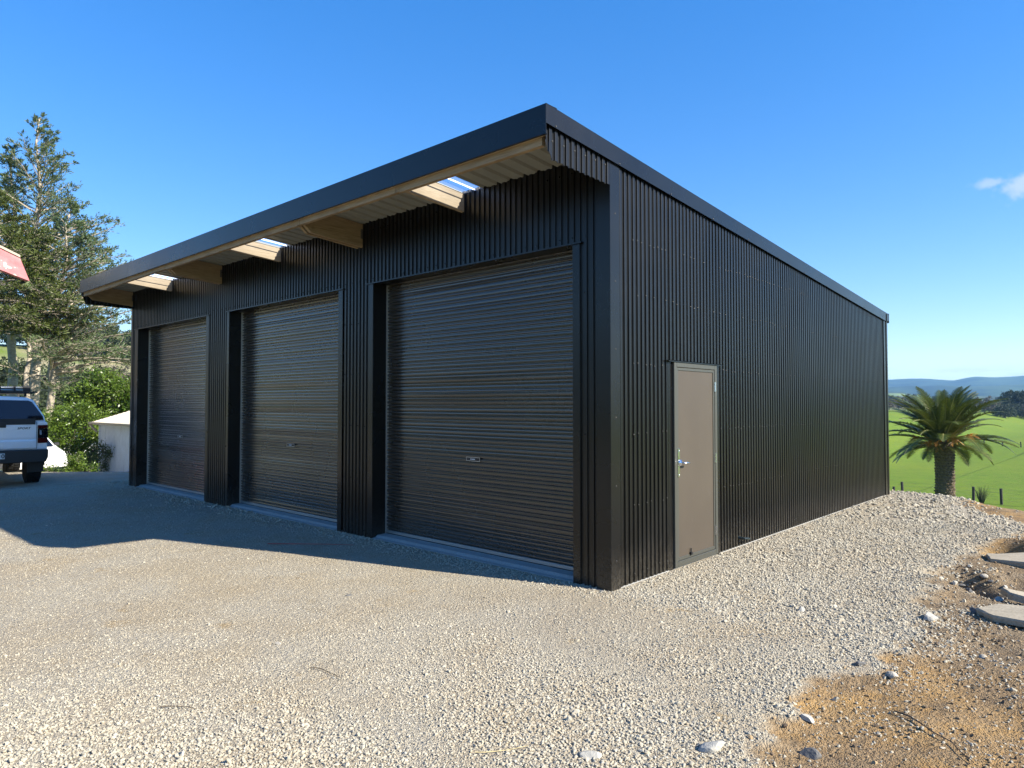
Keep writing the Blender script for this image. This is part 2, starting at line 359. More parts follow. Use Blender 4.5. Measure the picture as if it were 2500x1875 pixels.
def ground_mat():
    m = Mat('ground_surface', (.3, .28, .24), .92, spec=.2); g = m.geo()
    clay, grass, drygrass, coarse = (m.attr(a) for a in ('clay', 'grass', 'dry', 'coarse'))
    # crushed gravel seen as a bed of fines between the loose stones
    v1 = m.voro(95, out='Color'); v1d = m.voro(95); v2d = m.voro(38); v3d = m.voro(230)
    bw = m.N.new('ShaderNodeRGBToBW'); m.L.new(v1, bw.inputs[0])
    gc = m.mix(bw.outputs[0], (.40, .345, .265), (.58, .52, .43))
    gc = m.mix(m.ramp(m.noise(1.1, 5, .6), .40, .68), gc, (.47, .385, .275))
    gc = m.mix(m.math('MULTIPLY', m.ramp(m.noise(3.3, 6, .7), .55, .72), .6), gc, (.36, .285, .19))
    gc = m.mix(m.math('MULTIPLY', m.ramp(m.noise(2.1, 5, .65), .63, .70), .6), gc, (.44, .30, .14)); gc = m.mix(m.math('MULTIPLY', m.ramp(m.noise(.5, 3, .5), .5, .7), .35), gc, (.34, .29, .24))
    gc = m.mix(m.math('MULTIPLY', m.ramp(m.noise(26, 3, .6), .60, .72), .5), gc, (.20, .17, .13))
    # clay / top soil
    n1 = m.noise(1.7, 6, .65); n2 = m.noise(7, 7, .75); n3 = m.noise(60, 4, .6)
    cc = m.mix(m.ramp(n1, .36, .60), (.20, .135, .085), (.44, .27, .105))
    cc = m.mix(m.math('MULTIPLY', m.ramp(n2, .40, .62), .75), cc, (.34, .245, .155)); cc = m.mix(m.math('MULTIPLY', m.ramp(m.noise(2.6, 7, .75, stretch=(2.2, .8, 1), dist=.8), .52, .66), .8), cc, (.13, .095, .065)); cc = m.mix(m.math('MULTIPLY', m.ramp(n3, .45, .7), .4), cc, (.46, .38, .28))
    # paddock
    p1 = m.noise(.035, 5, .6); p2 = m.noise(.25, 8, .8); p3 = m.noise(2.2, 6, .8)
    gr = m.mix(m.ramp(p1, .35, .65), (.095, .175, .004), (.140, .200, .006)); gr = m.mix(m.math('MULTIPLY', m.ramp(p2, .4, .7), .55), gr, (.060, .120, .004))
    gr = m.mix(m.math('MULTIPLY', m.ramp(p3, .45, .62), .55), gr, (.17, .17, .03)); gr = m.mix(m.math('MULTIPLY', m.ramp(m.noise(.9, 7, .8), .52, .62), .5), gr, (.045, .085, .006))
    dg = m.mix(m.ramp(m.noise(.05, 6, .7), .38, .58), (.36, .29, .19), (.17, .21, .075))
    dg = m.mix(m.math('MULTIPLY', m.ramp(m.noise(.9, 5, .7), .4, .7), .5), dg, (.25, .20, .13))
    gc = m.mix(1.0, gc, (.76, .755, .73), 'MULTIPLY'); tsoil = m.attr('topsoil'); cc = m.mix(m.math('MULTIPLY', tsoil, m.ramp(m.noise(3, 5, .6), .25, .6, .5, 1)), cc, m.mix(m.ramp(n2, .4, .62), (.20, .155, .115), (.33, .265, .20))); cc = m.mix(1.0, cc, (.80, .76, .66), 'MULTIPLY')
    c = m.mix(clay, gc, cc); c = m.mix(grass, c, gr); c = m.mix(drygrass, c, dg); m.color(c)
    hgt = m.math('ADD', m.math('MULTIPLY', m.ramp(v1d, 0, .6, 1, 0), .5), m.math('ADD', m.math('MULTIPLY', m.ramp(v2d, 0, .7, 1, 0), .6), m.math('MULTIPLY', v3d, -.3)))
    hgt = m.math('ADD', hgt, m.math('MULTIPLY', n2, .8))
    m.bump(hgt, 1.0, .016); return m.m
gm = mesh_np('ground', V, F, ground_mat(), True)
def attrib(me, name, arr):
    a = me.attributes.new(name, 'FLOAT', 'POINT'); a.data.foreach_set('value', np.asarray(arr, np.float32).ravel())
YB = 9.15 - .35 * np.maximum(GX, 0) ** 2; SD = (GY - YB) / np.sqrt(1 + (.7 * np.maximum(GX, 0)) ** 2)
Q = -.678 * GX + .735 * GY
cl = ss(-.02, .12, clayline(GX, GY)) * 1.0
EAST = ss(6, 3, GX) + ss(9, 14, SD)
grass = np.maximum(ss(1.6, 3.5, SD + vnoise(GX, GY, 1, 1) * .8) * ss(-60, -40, GX) * np.minimum(EAST, 1), ss(12.2, 12.9, Q + .7 * vnoise(GX, GY, 1.1, 2)) * ss(-13.2, -14, GX) * ss(16.5, 15, Q))
grass = np.maximum(grass, ss(-33, -38, GX)); grass = np.maximum(grass, ss(-12, -30, GY))
grass = np.maximum(grass, ss(40, 60, GX)); cl = np.maximum(cl, ss(3, 5, GX))
grass = np.maximum(grass, ss(.35, .5, vnoise(GX, GY, .8, 11) + .5 + .3 * vnoise(GX, GY, .2, 12)) * ss(-13.2, -14.0, GX) * ss(1.3, 2.0, GY + .3 * vnoise(GX, GY, .7, 8)) * .9)
dry = ss(-68, -85, GX + vnoise(GX, GY, 20, 3) * 14) * ss(-.1, .12, .25 - vnoise(GX, GY, 45, 6) - .3 * ss(0, 120, GY))
attrib(gm, 'topsoil', np.clip(ss(-.2, .5, GY + .5 * vnoise(GX, GY, .5, 51)) * ss(4.2, 3.6, GY + .4 * vnoise(GX, GY, .4, 52)) + .7 * ss(-1.5, -2.0, GY + .6 * vnoise(GX, GY, .5, 53)), 0, 1)); attrib(gm, 'clay', cl); attrib(gm, 'grass', grass); attrib(gm, 'dry', dry); attrib(gm, 'coarse', cl * 0)
tag(link('ground', gm), kind='structure')
# far ridges
def hills(name, R0, depth, prof, amp, seed, mat, n=420, m=14):
    azs = np.linspace(-75, 60, n); rr = np.linspace(0, 1, m)
    A, T = np.meshgrid(np.radians(azs), rr); top = np.interp(np.degrees(A), [p[0] for p in prof], [p[1] for p in prof]) * 1.12
    rad = R0 + (T - .5) * depth
    X, Y = CX + rad * np.sin(A), CY + rad * np.cos(A)
    base = np.sin(np.pi * np.clip(T, 0, 1)) ** .8
    nz = sum(vnoise(X, Y, depth * s, seed + i) * a for i, (s, a) in enumerate(((.35, 1), (.15, .5), (.06, .25), (.025, .12))))
    Z = -8 + base * (top + amp * nz) 
    I = np.arange(n * m).reshape(m, n); F = np.stack([I[:-1, :-1].ravel(), I[:-1, 1:].ravel(), I[1:, 1:].ravel(), I[1:, :-1].ravel()], 1)
    o = link(name, mesh_np(name, np.stack([X.ravel(), Y.ravel(), Z.ravel()], 1), F, mat, True)); tag(o, kind='structure'); return o
mh = Mat('far_forest_hills', (.05, .06, .04), .95, spec=.1); n = mh.noise(.004, 7, .7); mh.color(mh.mix(mh.ramp(n, .42, .58), (.02, .035, .03), (.05, .08, .04)))
mg = Mat('green_pasture_hills', (.12, .2, .05), .95, spec=.1); n = mg.noise(.006, 6, .65)
mg.color(mg.mix(mg.ramp(n, .42, .55), mg.mix(mg.ramp(mg.noise(.003, 4), .4, .6), (.14, .24, .04), (.26, .24, .14)), (.04, .055, .03)))
hills('hills', 4700, 1700, [(-75, 90), (-20, 128), (-14, 126), (-12.5, 133), (-10, 130), (-8.7, 150), (-7.5, 142), (-5, 138), (5, 110), (25, 140), (60, 90)], 30, 11, mh.m)
hills('hills', 2300, 700, [(-75, 20), (-16, 44), (-13.2, 42), (-11.5, 28), (-9.5, 26), (-6, 30), (0, 36), (20, 22), (60, 30)], 10, 23, mg.m)
hills('hills', 3300, 900, [(-75, 50), (-20, 55), (-12, 66), (-10, 70), (-7, 78), (-4, 70), (10, 50), (60, 60)], 26, 31, mh.m)

# ------------------------------------------------------------------ the garage
GW, GL = 11.48, 8.60          # width along -x, length along +y
P = .0725                     # rib pitch
RT0, RSL = 3.965, .0752       # roof edge height at y=-.92 and fall per metre
OH = .92
def rtop(y): return RT0 - RSL * (y + OH)
prof = [(0, 0), (.0022, .0012), (.0330, .0012), (.0352, 0), (.0385, -.0120), (.0405, -.0132), (.0672, -.0132), (.0692, -.0120)]
def corr(u0, u1, phase=0.0):
    """(u, depth) samples of the ribbed profile between u0 and u1, exactly clipped at both ends"""
    pts = []; k0 = int(math.floor((u0 - phase) / P)) - 1; k1 = int(math.ceil((u1 - phase) / P)) + 1
    allp = [(phase + k * P + a, d) for k in range(k0, k1 + 1) for a, d in prof]
    us = [p[0] for p in allp]; ds = [p[1] for p in allp]
    f = lambda u: float(np.interp(u, us, ds))
    pts = [(u0, f(u0))] + [p for p in allp if u0 + 1e-4 < p[0] < u1 - 1e-4] + [(u1, f(u1))]
    return pts
garage = empty('garage', (0, 0, 0), 0, 'long black ribbed steel garage with three roller doors and a wide timber-lined eave', 'garage')
def sheet(name, u0, u1, zb, zt, place, parent=garage, mat=None, ph=0.0, thick=.0012):
    pts = corr(u0, u1, ph); vs = []; n = len(pts)
    for u, d in pts: vs.append(place(u, d, zb(u))); vs.append(place(u, d, zt(u)))
    fs = [(2 * i, 2 * i + 2, 2 * i + 3, 2 * i + 1) for i in range(n - 1)]
    for u, d in pts: vs.append(place(u, d - thick, zb(u))); vs.append(place(u, d - thick, zt(u)))
    o = 2 * n
    fs += [(o + 2 * i + 1, o + 2 * i + 3, o + 2 * i + 2, o + 2 * i) for i in range(n - 1)]
    fs += [(2 * i, o + 2 * i, o + 2 * i + 2, 2 * i + 2) for i in range(n - 1)]
    fs += [(2 * i + 1, 2 * i + 3, o + 2 * i + 3, o + 2 * i + 1) for i in range(n - 1)]
    me = bpy.data.meshes.new(name); me.from_pydata(vs, [], fs); me.update(); me.materials.append(mat or M['clad'])
    return link(name, me, parent)
def sheets(name, u0, u1, zb, zt, place, w=P * 10, off=0.0):
    a = u0; b = math.floor((u0 - off) / w + 1.0001) * w + off
    while a < u1 - 1e-4:
        e = min(b, u1)
        dd = random.uniform(-.0012, .0012)
        sheet(name, a, e, zb, zt, lambda u, d, z, dd=dd: place(u, d + dd, z))
        a = e; b += w
C0 = lambda z: (lambda u: z)
SX = .004     # side wall crest plane
place_side = lambda u, d, z: (SX + d, u, z)                 # faces +x
place_front = lambda u, d, z: (u, -.002 - d, z)             # faces -y
# side wall: either side of the door and above it
DY0, DY1, DZ1 = 1.050, 1.965, 2.035
topc = lambda y: rtop(y) - .10
sheets('cladding_sheet', .126, DY0 - .075, C0(.0), topc, place_side, off=.126)
sheets('cladding_sheet', DY0 - .075, DY1 + .075, C0(DZ1 + .012), topc, place_side, off=.126)
sheets('cladding_sheet', DY1 + .075, GL - .10, C0(.0), topc, place_side, off=.126)
# wing closing the eave at the near end
def wingb(u): return 3.724 - (u + .895) * (.17 / .065) if u < -.83 else 3.555 - (u + .83) * .018
sheet('eave_end_sheet', -.895, -.004, lambda u: max(wingb(u), 3.53), lambda u: rtop(u) - .10, lambda u, d, z: (SX + .004 + d, u, z), ph=.02)
sheet('eave_end_sheet', -.895, -.004, lambda u: max(wingb(u), 3.53) - .03, lambda u: rtop(u) - .10, lambda u, d, z: (-GW - .004 - d, u, z), ph=.02)
# front wall
HEAD = 3.085
doors = [(-3.450, -.410), (-7.240, -4.188), (-11.125, -8.068)]
jl = [(.095, .080), (.080, .095), (.140, .105)]       # flat jamb flashing widths (left, right)
ftop = lambda u: 3.868
fronts = [(-.330, -.140), (-4.093, -3.545), (-7.963, -7.320), (-11.40, -11.265)]
for a, b in fronts: sheets('cladding_sheet', a, b, C0(.0), C0(HEAD), place_front, w=P * 10)
sheets('cladding_sheet', -GW + .08, -.140, C0(HEAD), C0(3.876), place_front, w=P * 10, off=0)
# back and far walls
sheets('cladding_sheet', -GW + .1, -.1, C0(0), C0(rtop(GL) - .1), lambda u, d, z: (u, GL + d, z), w=P * 20)
sheets('cladding_sheet', .1, GL - .1, C0(0), topc, lambda u, d, z: (-GW - d, u, z), w=P * 20)
# corner flashings
def part(name, mat, fn, parent=garage, **k):
    mb = MB(); fn(mb); return mb.build(name, M[mat], parent, **k)
T = .010
part('corner_flashing', 'flash', lambda b: b.box(-.142, T, -.018, .0, -.01, 3.86).box(-.002, T + .001, -.0178, .132, -.01, 3.84), bevel=.002)
part('corner_flashing', 'flash', lambda b: b.box(-GW - T, -GW + .085, -.012, .0, -.03, 3.86).box(-GW - T - .001, -GW, -.0118, .12, -.03, 3.84), bevel=.002)
part('corner_flashing', 'flash', lambda b: b.box(-.12, .018, GL - .002, GL + .012, -.02, rtop(GL) - .1).box(.0, .019, GL - .11, GL + .0118, -.02, rtop(GL) - .1), bevel=.002)
part('corner_flashing', 'flash', lambda b: b.box(-GW - .012, -GW + .12, GL, GL + .012, -.02, rtop(GL) - .1).box(-GW - .013, -GW, GL - .11, GL + .0118, -.02, rtop(GL) - .1))
# downpipe-side back gutter
part('back_gutter', 'flash', lambda b: b.box(-GW - .03, .045, GL + .015, GL + .13, rtop(GL) - .15, rtop(GL) - .02), bevel=.006)
part('downpipe', 'flash', lambda b: b.box(.006, .030, GL + .02, GL + .085, -.02, rtop(GL) - .15), bevel=.004)
# fascia and barge cappings
part('fascia', 'flash', lambda b: b.box(-GW - .03, .034, -OH - .002, -OH + .002, 3.728, RT0).box(-GW - .03, .034, -OH, -OH + .14, RT0 - .002, RT0 + .001).box(-GW - .03, .034, -OH, -OH + .02, 3.726, 3.729))
def barge(x0, x1, b):
    y0, y1 = -OH + .003, GL + .14
    b.hexa([(x0, y0, rtop(y0) - .152), (x1, y0, rtop(y0) - .152), (x1, y1, rtop(y1) - .152), (x0, y1, rtop(y1) - .152),
            (x0, y0, rtop(y0)), (x1, y0, rtop(y0)), (x1, y1, rtop(y1)), (x0, y1, rtop(y1))])
    s = 1 if x1 > -1 else -1
    xa, xb = (x0 - .13, x1) if s > 0 else (x0, x1 + .13)
    b.hexa([(xa, y0, rtop(y0) - .001), (xb, y0, rtop(y0) - .001), (xb, y1, rtop(y1) - .001), (xa, y1, rtop(y1) - .001),
            (xa, y0, rtop(y0) + .003), (xb, y0, rtop(y0) + .003), (xb, y1, rtop(y1) + .003), (xa, y1, rtop(y1) + .003)])
part('barge_flashing', 'flash', lambda b: barge(.030, .034, b))
part('barge_flashing', 'flash', lambda b: barge(-GW - .034, -GW - .030, b))
part('barge_return', 'flash', lambda b: b.box(.006, .046, GL + .14, GL + .146, rtop(GL) - .175, rtop(GL) - .005))
# roof sheets with clear panels
rp = [(0, 0), (.060, 0), (.075, .024), (.105, .024), (.120, 0), (.181, 0)]
def roofsheet(name, u0, u1, mat):
    pts = []
    k = math.floor(u0 / .181) - 1
    allp = [(k * .181 + j * .181 + a, d) for j in range(int((u1 - u0) / .181) + 4) for a, d in rp[:-1]]
    us = [p[0] for p in allp]; ds = [p[1] for p in allp]; f = lambda u: float(np.interp(u, us, ds))
    pts = [(u0, f(u0))] + [p for p in allp if u0 < p[0] < u1] + [(u1, f(u1))]
    vs = []
    y0, y1 = -OH + .006, GL + .06
    z0, z1 = rtop(y0) - .048, rtop(y1) - .048
    for u, d in pts: vs += [(u, y0, z0 + d), (u, y1, z1 + d), (u, y0, z0 + d + .0012), (u, y1, z1 + d + .0012)]
    n = len(pts)
    fs = [(4 * i, 4 * i + 1, 4 * i + 5, 4 * i + 4) for i in range(n - 1)] + [(4 * i + 2, 4 * i + 6, 4 * i + 7, 4 * i + 3) for i in range(n - 1)]
    if mat == 'clear': fs = fs[:n - 1]
    me = bpy.data.meshes.new(name); me.from_pydata(vs, [], fs); me.update(); me.materials.append(M[mat])
    return link(name, me, garage)
RB = [-1.88, -5.695, -9.55]; RA = [-3.70, -7.545, -11.44]
clearp = [(b + .024, b + .305) for b in (-1.88, -5.695, -9.55)]
e = -GW + .01; edges = []
for a, b in sorted(clearp):
    t = e
    while t < a - 1e-3: t2 = min(t + .724, a); edges.append((t, t2, 'roofunder')); t = t2
    edges.append((a, b, 'clear')); e = b
t = e
while t < -.012: t2 = min(t + .724, -.01); edges.append((t, t2, 'roofunder')); t = t2
for a, b, m_ in edges: roofsheet('clear_roof_sheet' if m_ == 'clear' else 'roof_sheet', a, b, m_)
# timber: fascia board, purlins, rafters
part('fascia_board', 'wood_pale', lambda b: b.box(-GW + .005, -.012, -.916, -.874, 3.732, 3.86))
cuts = sorted([-GW + .01] + [x for x in RB + RA[:2]] + [-.020])
for a, b in zip(cuts[:-1], cuts[1:]):
    zz = random.uniform(-.004, .004)
    part('purlin', 'wood', lambda m_: m_.box(a + .028, b - .028, -.873, -.829, 3.668 + zz, 3.85))
def rafter(x, z0, tapz, w=.045, mat='wood', y1=.006, bev=.11):
    # (y,z) outline
    poly = [(y1, z0), (-.828 + bev, tapz), (-.828, tapz + bev * .85), (-.828, rtop(-.828) - .052), (y1, rtop(y1) - .052)]
    part('rafter', mat, lambda b: b.prism(poly, 'x', x - w / 2, x + w / 2), bevel=.0015)
for x in RB: rafter(x, 3.655, 3.705, mat='wood_pale', bev=.006)
for x in RA:
    rafter(x, 3.556, 3.610); rafter(x - .085, 3.556, 3.612)
    part('rafter_spacer', 'wood', lambda b: b.box(x - .0615, x - .0235, -.60, .0, 3.62, 3.80))
    part('nail_plate', 'screw', lambda b: b.box(x + .0235, x + .0255, -.035, -.006, 3.66, 3.78))
rafter(-.05, 3.60, 3.65)
# soffit blocks between purlin and fascia board at the joints
for x in RB + RA[:2]: part('nogging', 'wood', lambda b: b.box(x - .022, x + .022, -.873, -.829, 3.672, 3.85))
# unseen black panels added inside to block light and keep the interior dark
part('light_blocker', 'black', lambda b: b.box(-GW + .03, -.03, .32, .34, .06, 3.80).box(-.05, -.03, .34, GL - .05, .06, 3.2).box(-GW + .03, -GW + .05, .34, GL - .05, .06, 3.2).box(-GW + .03, -.03, .02, .32, 3.35, 3.37))
# floor slab and door sills
part('floor_slab', 'concrete', lambda b: b.box(-GW + .01, .006, .012, GL + .006, -.25, .006))
for (a, b_), _ in zip(doors, jl):
    def sill(m_):
        m_.prism([(.0, -.2), (.0, .006), (.045, .012), (.075, .034), (.30, .040), (.30, -.2)], 'x', a + .0, b_ - .0)
    part('door_sill', 'concrete', sill)
# jambs, reveals, head flashings
for (a, b_), (wl_, wr_) in zip(doors, jl):
    part('jamb_flashing', 'flash', lambda m_: m_.box(a - wl_, a, -.010, -.004, -.02, HEAD - .002).box(a - .003, a, -.004, .245, -.02, HEAD - .002), bevel=.0015)
    part('jamb_flashing', 'flash', lambda m_: m_.box(b_, b_ + wr_, -.010, -.004, -.02, HEAD - .002).box(b_, b_ + .003, -.004, .245, -.02, HEAD - .002), bevel=.0015)
    part('head_flashing', 'flash', lambda m_: m_.box(a - wl_ - .03, b_ + wr_ + .03, -.024, .25, HEAD, HEAD + .004).box(a - wl_ - .03, b_ + wr_ + .03, -.026, -.022, HEAD - .010, HEAD + .004))
# roller doors
SL = .083
def roller(a, b_, lab):
    d = empty('roller_door', ((a + b_) / 2, .21, .05), 0, parent=garage); d['label'] = lab
    hw = (b_ - a) / 2 - .004
    n = 38
    for i in range(n):
        tilt = random.gauss(0, .013); off = random.gauss(0, .0004)
        band = []
        for z0, hgt in ((0, .037), (.037, .046)):
            g_ = .0125 if z0 == 0 else .0095; band += [(z0 + .000, .022), (z0 + g_, .022), (z0 + g_ + .0008, .0035), (z0 + g_ + .003, .0012), (z0 + hgt * .55, .0), (z0 + hgt - .0065, .0010), (z0 + hgt - .0015, .0060)]
        band.append((SL, .022)); vs = []
        bow = random.gauss(0, .0016)
        xs = [-hw, -hw * .55, -hw * .1, hw * .4, hw]
        bw = [0, .8, 1, .7, 0]
        for x, k in zip(xs, bw):
            for z, y in band: vs.append((x, y + tilt * (z - SL / 2) + off + bow * k * (z / SL - .5) * 2, z + i * SL + .028))
        m_ = len(band); fs = [(c * m_ + j, (c + 1) * m_ + j, (c + 1) * m_ + j + 1, c * m_ + j + 1) for c in range(len(xs) - 1) for j in range(m_ - 1)]
        me = bpy.data.meshes.new('slat'); me.from_pydata(vs, [], fs); me.update(); me.materials.append(M['roller'])
        link('slat', me, d)
    part('bottom_rail', 'alu', lambda m_: m_.box(-hw, hw, -.012, .014, -.004, .030), d, bevel=.003)
    part('bottom_seal', 'black', lambda m_: m_.box(-hw, hw, -.006, .010, -.012, -.004), d)
    for s in (-1, 1):
        part('guide_track', 'alu' if s < 0 else 'black', lambda m_: m_.box(s * (hw + .001) - .002, s * (hw + .001) + .002, -.02, .03, -.01, 3.03), d)
    part('lock_plate', 'black', lambda m_: m_.box(-.098, .104, -.0075, -.0015, .952, .990), d, bevel=.002)
    part('lock_plate_rim', 'alu', lambda m_: m_.box(-.100, .106, -.0085, -.0045, .988, .992).box(-.100, .106, -.0085, -.0045, .950, .954).box(-.1, -.096, -.0085, -.0045, .954, .988).box(.102, .106, -.0085, -.0045, .954, .988), d)
    def marks(m_):
        m_.lathe([(.0072, -.0090), (.0072, -.0080)], 'y', (-.028, 0, .971), 14)
        x = -.014
        for w in (.008, .007, .009, .006, .008): m_.box(x, x + w, -.0090, -.0078, .966, .976); x += w + .0022
    part('lock_plate_print', 'white_print', marks, d)
    part('lock_barrel', 'black', lambda m_: m_.lathe([(.010, -.0125), (.010, -.006)], 'y', (.07, 0, .971), 12), d)
    return d
labs = ['nearest roller door, beside the building corner', 'middle roller door', 'farthest roller door, next to the small white shed']
for (a, b_), l in zip(doors, labs): roller(a, b_, l)
# side door
sd = empty('side_door', (0, 0, 0), 0, parent=garage)
FX = .030
part('door_frame', 'doorframe', lambda b: b.box(-.03, FX, DY0, DY0 + .052, .015, DZ1).box(-.03, FX, DY1 - .052, DY1, .015, DZ1).box(-.03, FX, DY0 + .052, DY1 - .052, DZ1 - .052, DZ1).box(-.03, FX, DY0 + .052, DY1 - .052, .015, .07), sd, bevel=.003)
part('door_leaf', 'doorpanel', lambda b: b.box(-.02, FX - .012, DY0 + .075, DY1 - .075, .098, DZ1 - .075), sd)
part('leaf_edge', 'doorframe', lambda b: b.box(-.02, FX - .005, DY0 + .056, DY0 + .084, .074, DZ1 - .056).box(-.02, FX - .005, DY1 - .084, DY1 - .056, .074, DZ1 - .056).box(-.02, FX - .0052, DY0 + .084, DY1 - .084, DZ1 - .084, DZ1 - .056).box(-.02, FX - .0052, DY0 + .084, DY1 - .084, .074, .106), sd, bevel=.002)
part('door_gap', 'black', lambda b: b.box(-.028, -.018, DY0 + .05, DY1 - .05, .06, DZ1 - .05), sd)
part('door_flashing', 'flash', lambda b: b.box(-.015, .006, DY0 - .078, DY0, .0, DZ1 + .01), sd)
part('door_flashing', 'flash', lambda b: b.box(-.015, .006, DY1, DY1 + .078, .0, DZ1 + .01), sd)
part('head_flashing', 'flash', lambda b: b.box(-.01, .040, DY0 - .115, DY1 + .105, DZ1 + .006, DZ1 + .011).box(.036, .040, DY0 - .115, DY1 + .105, DZ1 - .004, DZ1 + .011), sd)
for z in (1.80, 1.04, .27): part('hinge', 'chrome', lambda b: b.lathe([(.008, z - .05), (.008, z + .05)], 'z', (FX + .006, DY1 - .054, 0), 10).box(FX - .004, FX + .002, DY1 - .066, DY1 - .042, z - .05, z + .05), sd, bevel=0)
yh, zh = DY0 + .086, 1.035
part('lock_plate', 'chrome', lambda b: b.box(FX - .006, FX + .002, yh - .024, yh + .010, zh - .14, zh + .14), sd, bevel=.002)
def lever(b):
    b.lathe([(.0, FX), (.030, FX + .001), (.034, FX + .006), (.030, FX + .014), (.018, FX + .020), (.013, FX + .035), (.014, FX + .056), (.010, FX + .062), (.0, FX + .063)], 'x', (0, yh + .012, zh), 20)
    b.tube([(FX + .050, yh + .012, zh), (FX + .056, yh + .035, zh + .002), (FX + .054, yh + .075, zh - .002), (FX + .046, yh + .120, zh - .006), (FX + .042, yh + .132, zh - .007)], [.012, .011, .0095, .010, .007], 10)
part('lever_handle', 'chrome', lever, sd, smooth=True)
for z in (zh + .118, zh - .118): part('plate_screw', 'chrome', lambda b: b.lathe([(.006, FX + .001), (.006, FX + .005), (.003, FX + .007)], 'x', (0, yh - .006, z), 10), sd)
part('floor_bolt', 'black', lambda b: b.box(FX - .012, FX + .012, DY0 + .30, DY0 + .33, .10, .125).tube([(FX, DY0 + .315, .12), (FX, DY0 + .315, .165)], .006), sd)
part('pipe_stub', 'pipeblack', lambda b: b.tube([(-.02, 2.53, .10), (.06, 2.54, .095)], .017, 12).tube([(.06, 2.54, .095), (.075, 2.60, .09), (.07, 2.66, .075)], .012, 8))
# screws: joined per wall, each a tiny washer head with a hex
def screws(pos, nrm, mat='screw'):
    b = MB()
    for p in pos:
        p = Vector(p); 
        if nrm == 'x': b.lathe([(.0058, 0), (.0058, .0015), (.0048, .002), (.0048, .0065)], 'x', p, 6)
        else: b.lathe([(.0085, 0), (.0085, -.0015), (.0048, -.002), (.0048, -.0065)], 'y', p, 6)
    tag(b.build('wall_screws', M[mat], garage), kind='stuff')
ps = []
for z in (.10, .70, 1.345, 1.985, 2.62, 3.12):
    y = .126 + P * 3.18
    while y < GL - .15:
        yy = y + .0 
        if rtop(yy) - .16 > z and not (DY0 - .09 < yy < DY1 + .09 and z < DZ1 + .05) and random.random() > .22:
            ps.append((SX + .0015, yy, z + random.uniform(-.012, .012)))
        y += P * random.choice((1, 1, 2))
screws(ps, 'x')
ps = []; 
for z in (3.14, 3.74):
    x = -.14 - P * 1.82
    while x > -GW + .1: ps.append((x, -.0035, z + random.uniform(-.006, .006))); x -= P * 2
for a, b_ in fronts:
    for z in (.08, .70, 1.345, 1.985, 2.62):
        x = math.ceil(a / P) * P + .013
        while x < b_: ps.append((x, -.0035, z + random.uniform(-.006, .006))); x += P * 2
screws(ps, 'y', 'flash')
ps = [(.010, .06, z) for z in (.25, .9, 1.5, 2.1, 2.7, 3.3)] + [(.034, y, rtop(y) - .14) for y in np.arange(-.8, 8.5, .9)] + [(.0095, -.83 + P * (2 * i + .2), 3.70 - .0 * i) for i in range(6)]
screws(ps, 'x')

# ------------------------------------------------------------------ loose stones
def stone_mesh(name, mat, seed, sub=1, rough=.32):
    import bmesh
    bm = bmesh.new(); bmesh.ops.create_icosphere(bm, subdivisions=sub, radius=1); r = random.Random(seed)
    pl = [(Vector((r.gauss(0, 1), r.gauss(0, 1), r.gauss(0, 1))).normalized(), r.uniform(.45, .85)) for _ in range(7)]
    sc = Vector((r.uniform(.85, 1.25), r.uniform(.7, 1), r.uniform(.5, .8)))
    for v in bm.verts:
        for n, d in pl:
            k = v.co.dot(n)
            if k > d: v.co -= n * (k - d)
        v.co *= 1 + r.uniform(-rough, rough) * .35
        v.co = Vector((v.co.x * sc.x, v.co.y * sc.y, v.co.z * sc.z))
    me = bpy.data.meshes.new(name); bm.to_mesh(me); bm.free(); me.materials.append(mat); return me
def stone_mat():
    m = Mat('crushed_stone', (.45, .4, .32), .88, spec=.25); r = m.rand()
    n = m.N.new('ShaderNodeValToRGB'); cr = n.color_ramp
    for i, (p, c) in enumerate([(0, (.22, .215, .21)), (.10, (.40, .37, .32)), (.30, (.50, .44, .35)), (.55, (.57, .51, .42)), (.8, (.50, .43, .33)), (.93, (.66, .62, .55)), (1, (.36, .27, .17))]):
        e_ = cr.elements[i] if i < 2 else cr.elements.new(p); e_.position = p; e_.color = (*c, 1)
    m.L.new(r, n.inputs[0]); k = m.noise(90, 4, .6); pc = m.mix(m.math('MULTIPLY', m.ramp(m.noise(1.1, 5, .6), .42, .70), .45), n.outputs[0], (.50, .40, .28)); pc = m.mix(m.math('MULTIPLY', m.ramp(m.noise(2.1, 5, .65), .63, .72), .6), pc, (.44, .32, .18)); pc = m.mix(m.math('MULTIPLY', m.ramp(m.noise(.5, 3, .5), .5, .7), .30), pc, (.36, .32, .27)); m.color(m.mix(1.0, m.mix(m.ramp(k, .35, .7), pc, (.42, .37, .29)), (.78, .79, .775), 'MULTIPLY')); m.bump(k, .3, .004); return m.m
M['stone'] = stone_mat()
prot = [bpy.data.objects.new('stone_shape', stone_mesh('stone_shape', M['stone'], i, 1)) for i in range(5)]
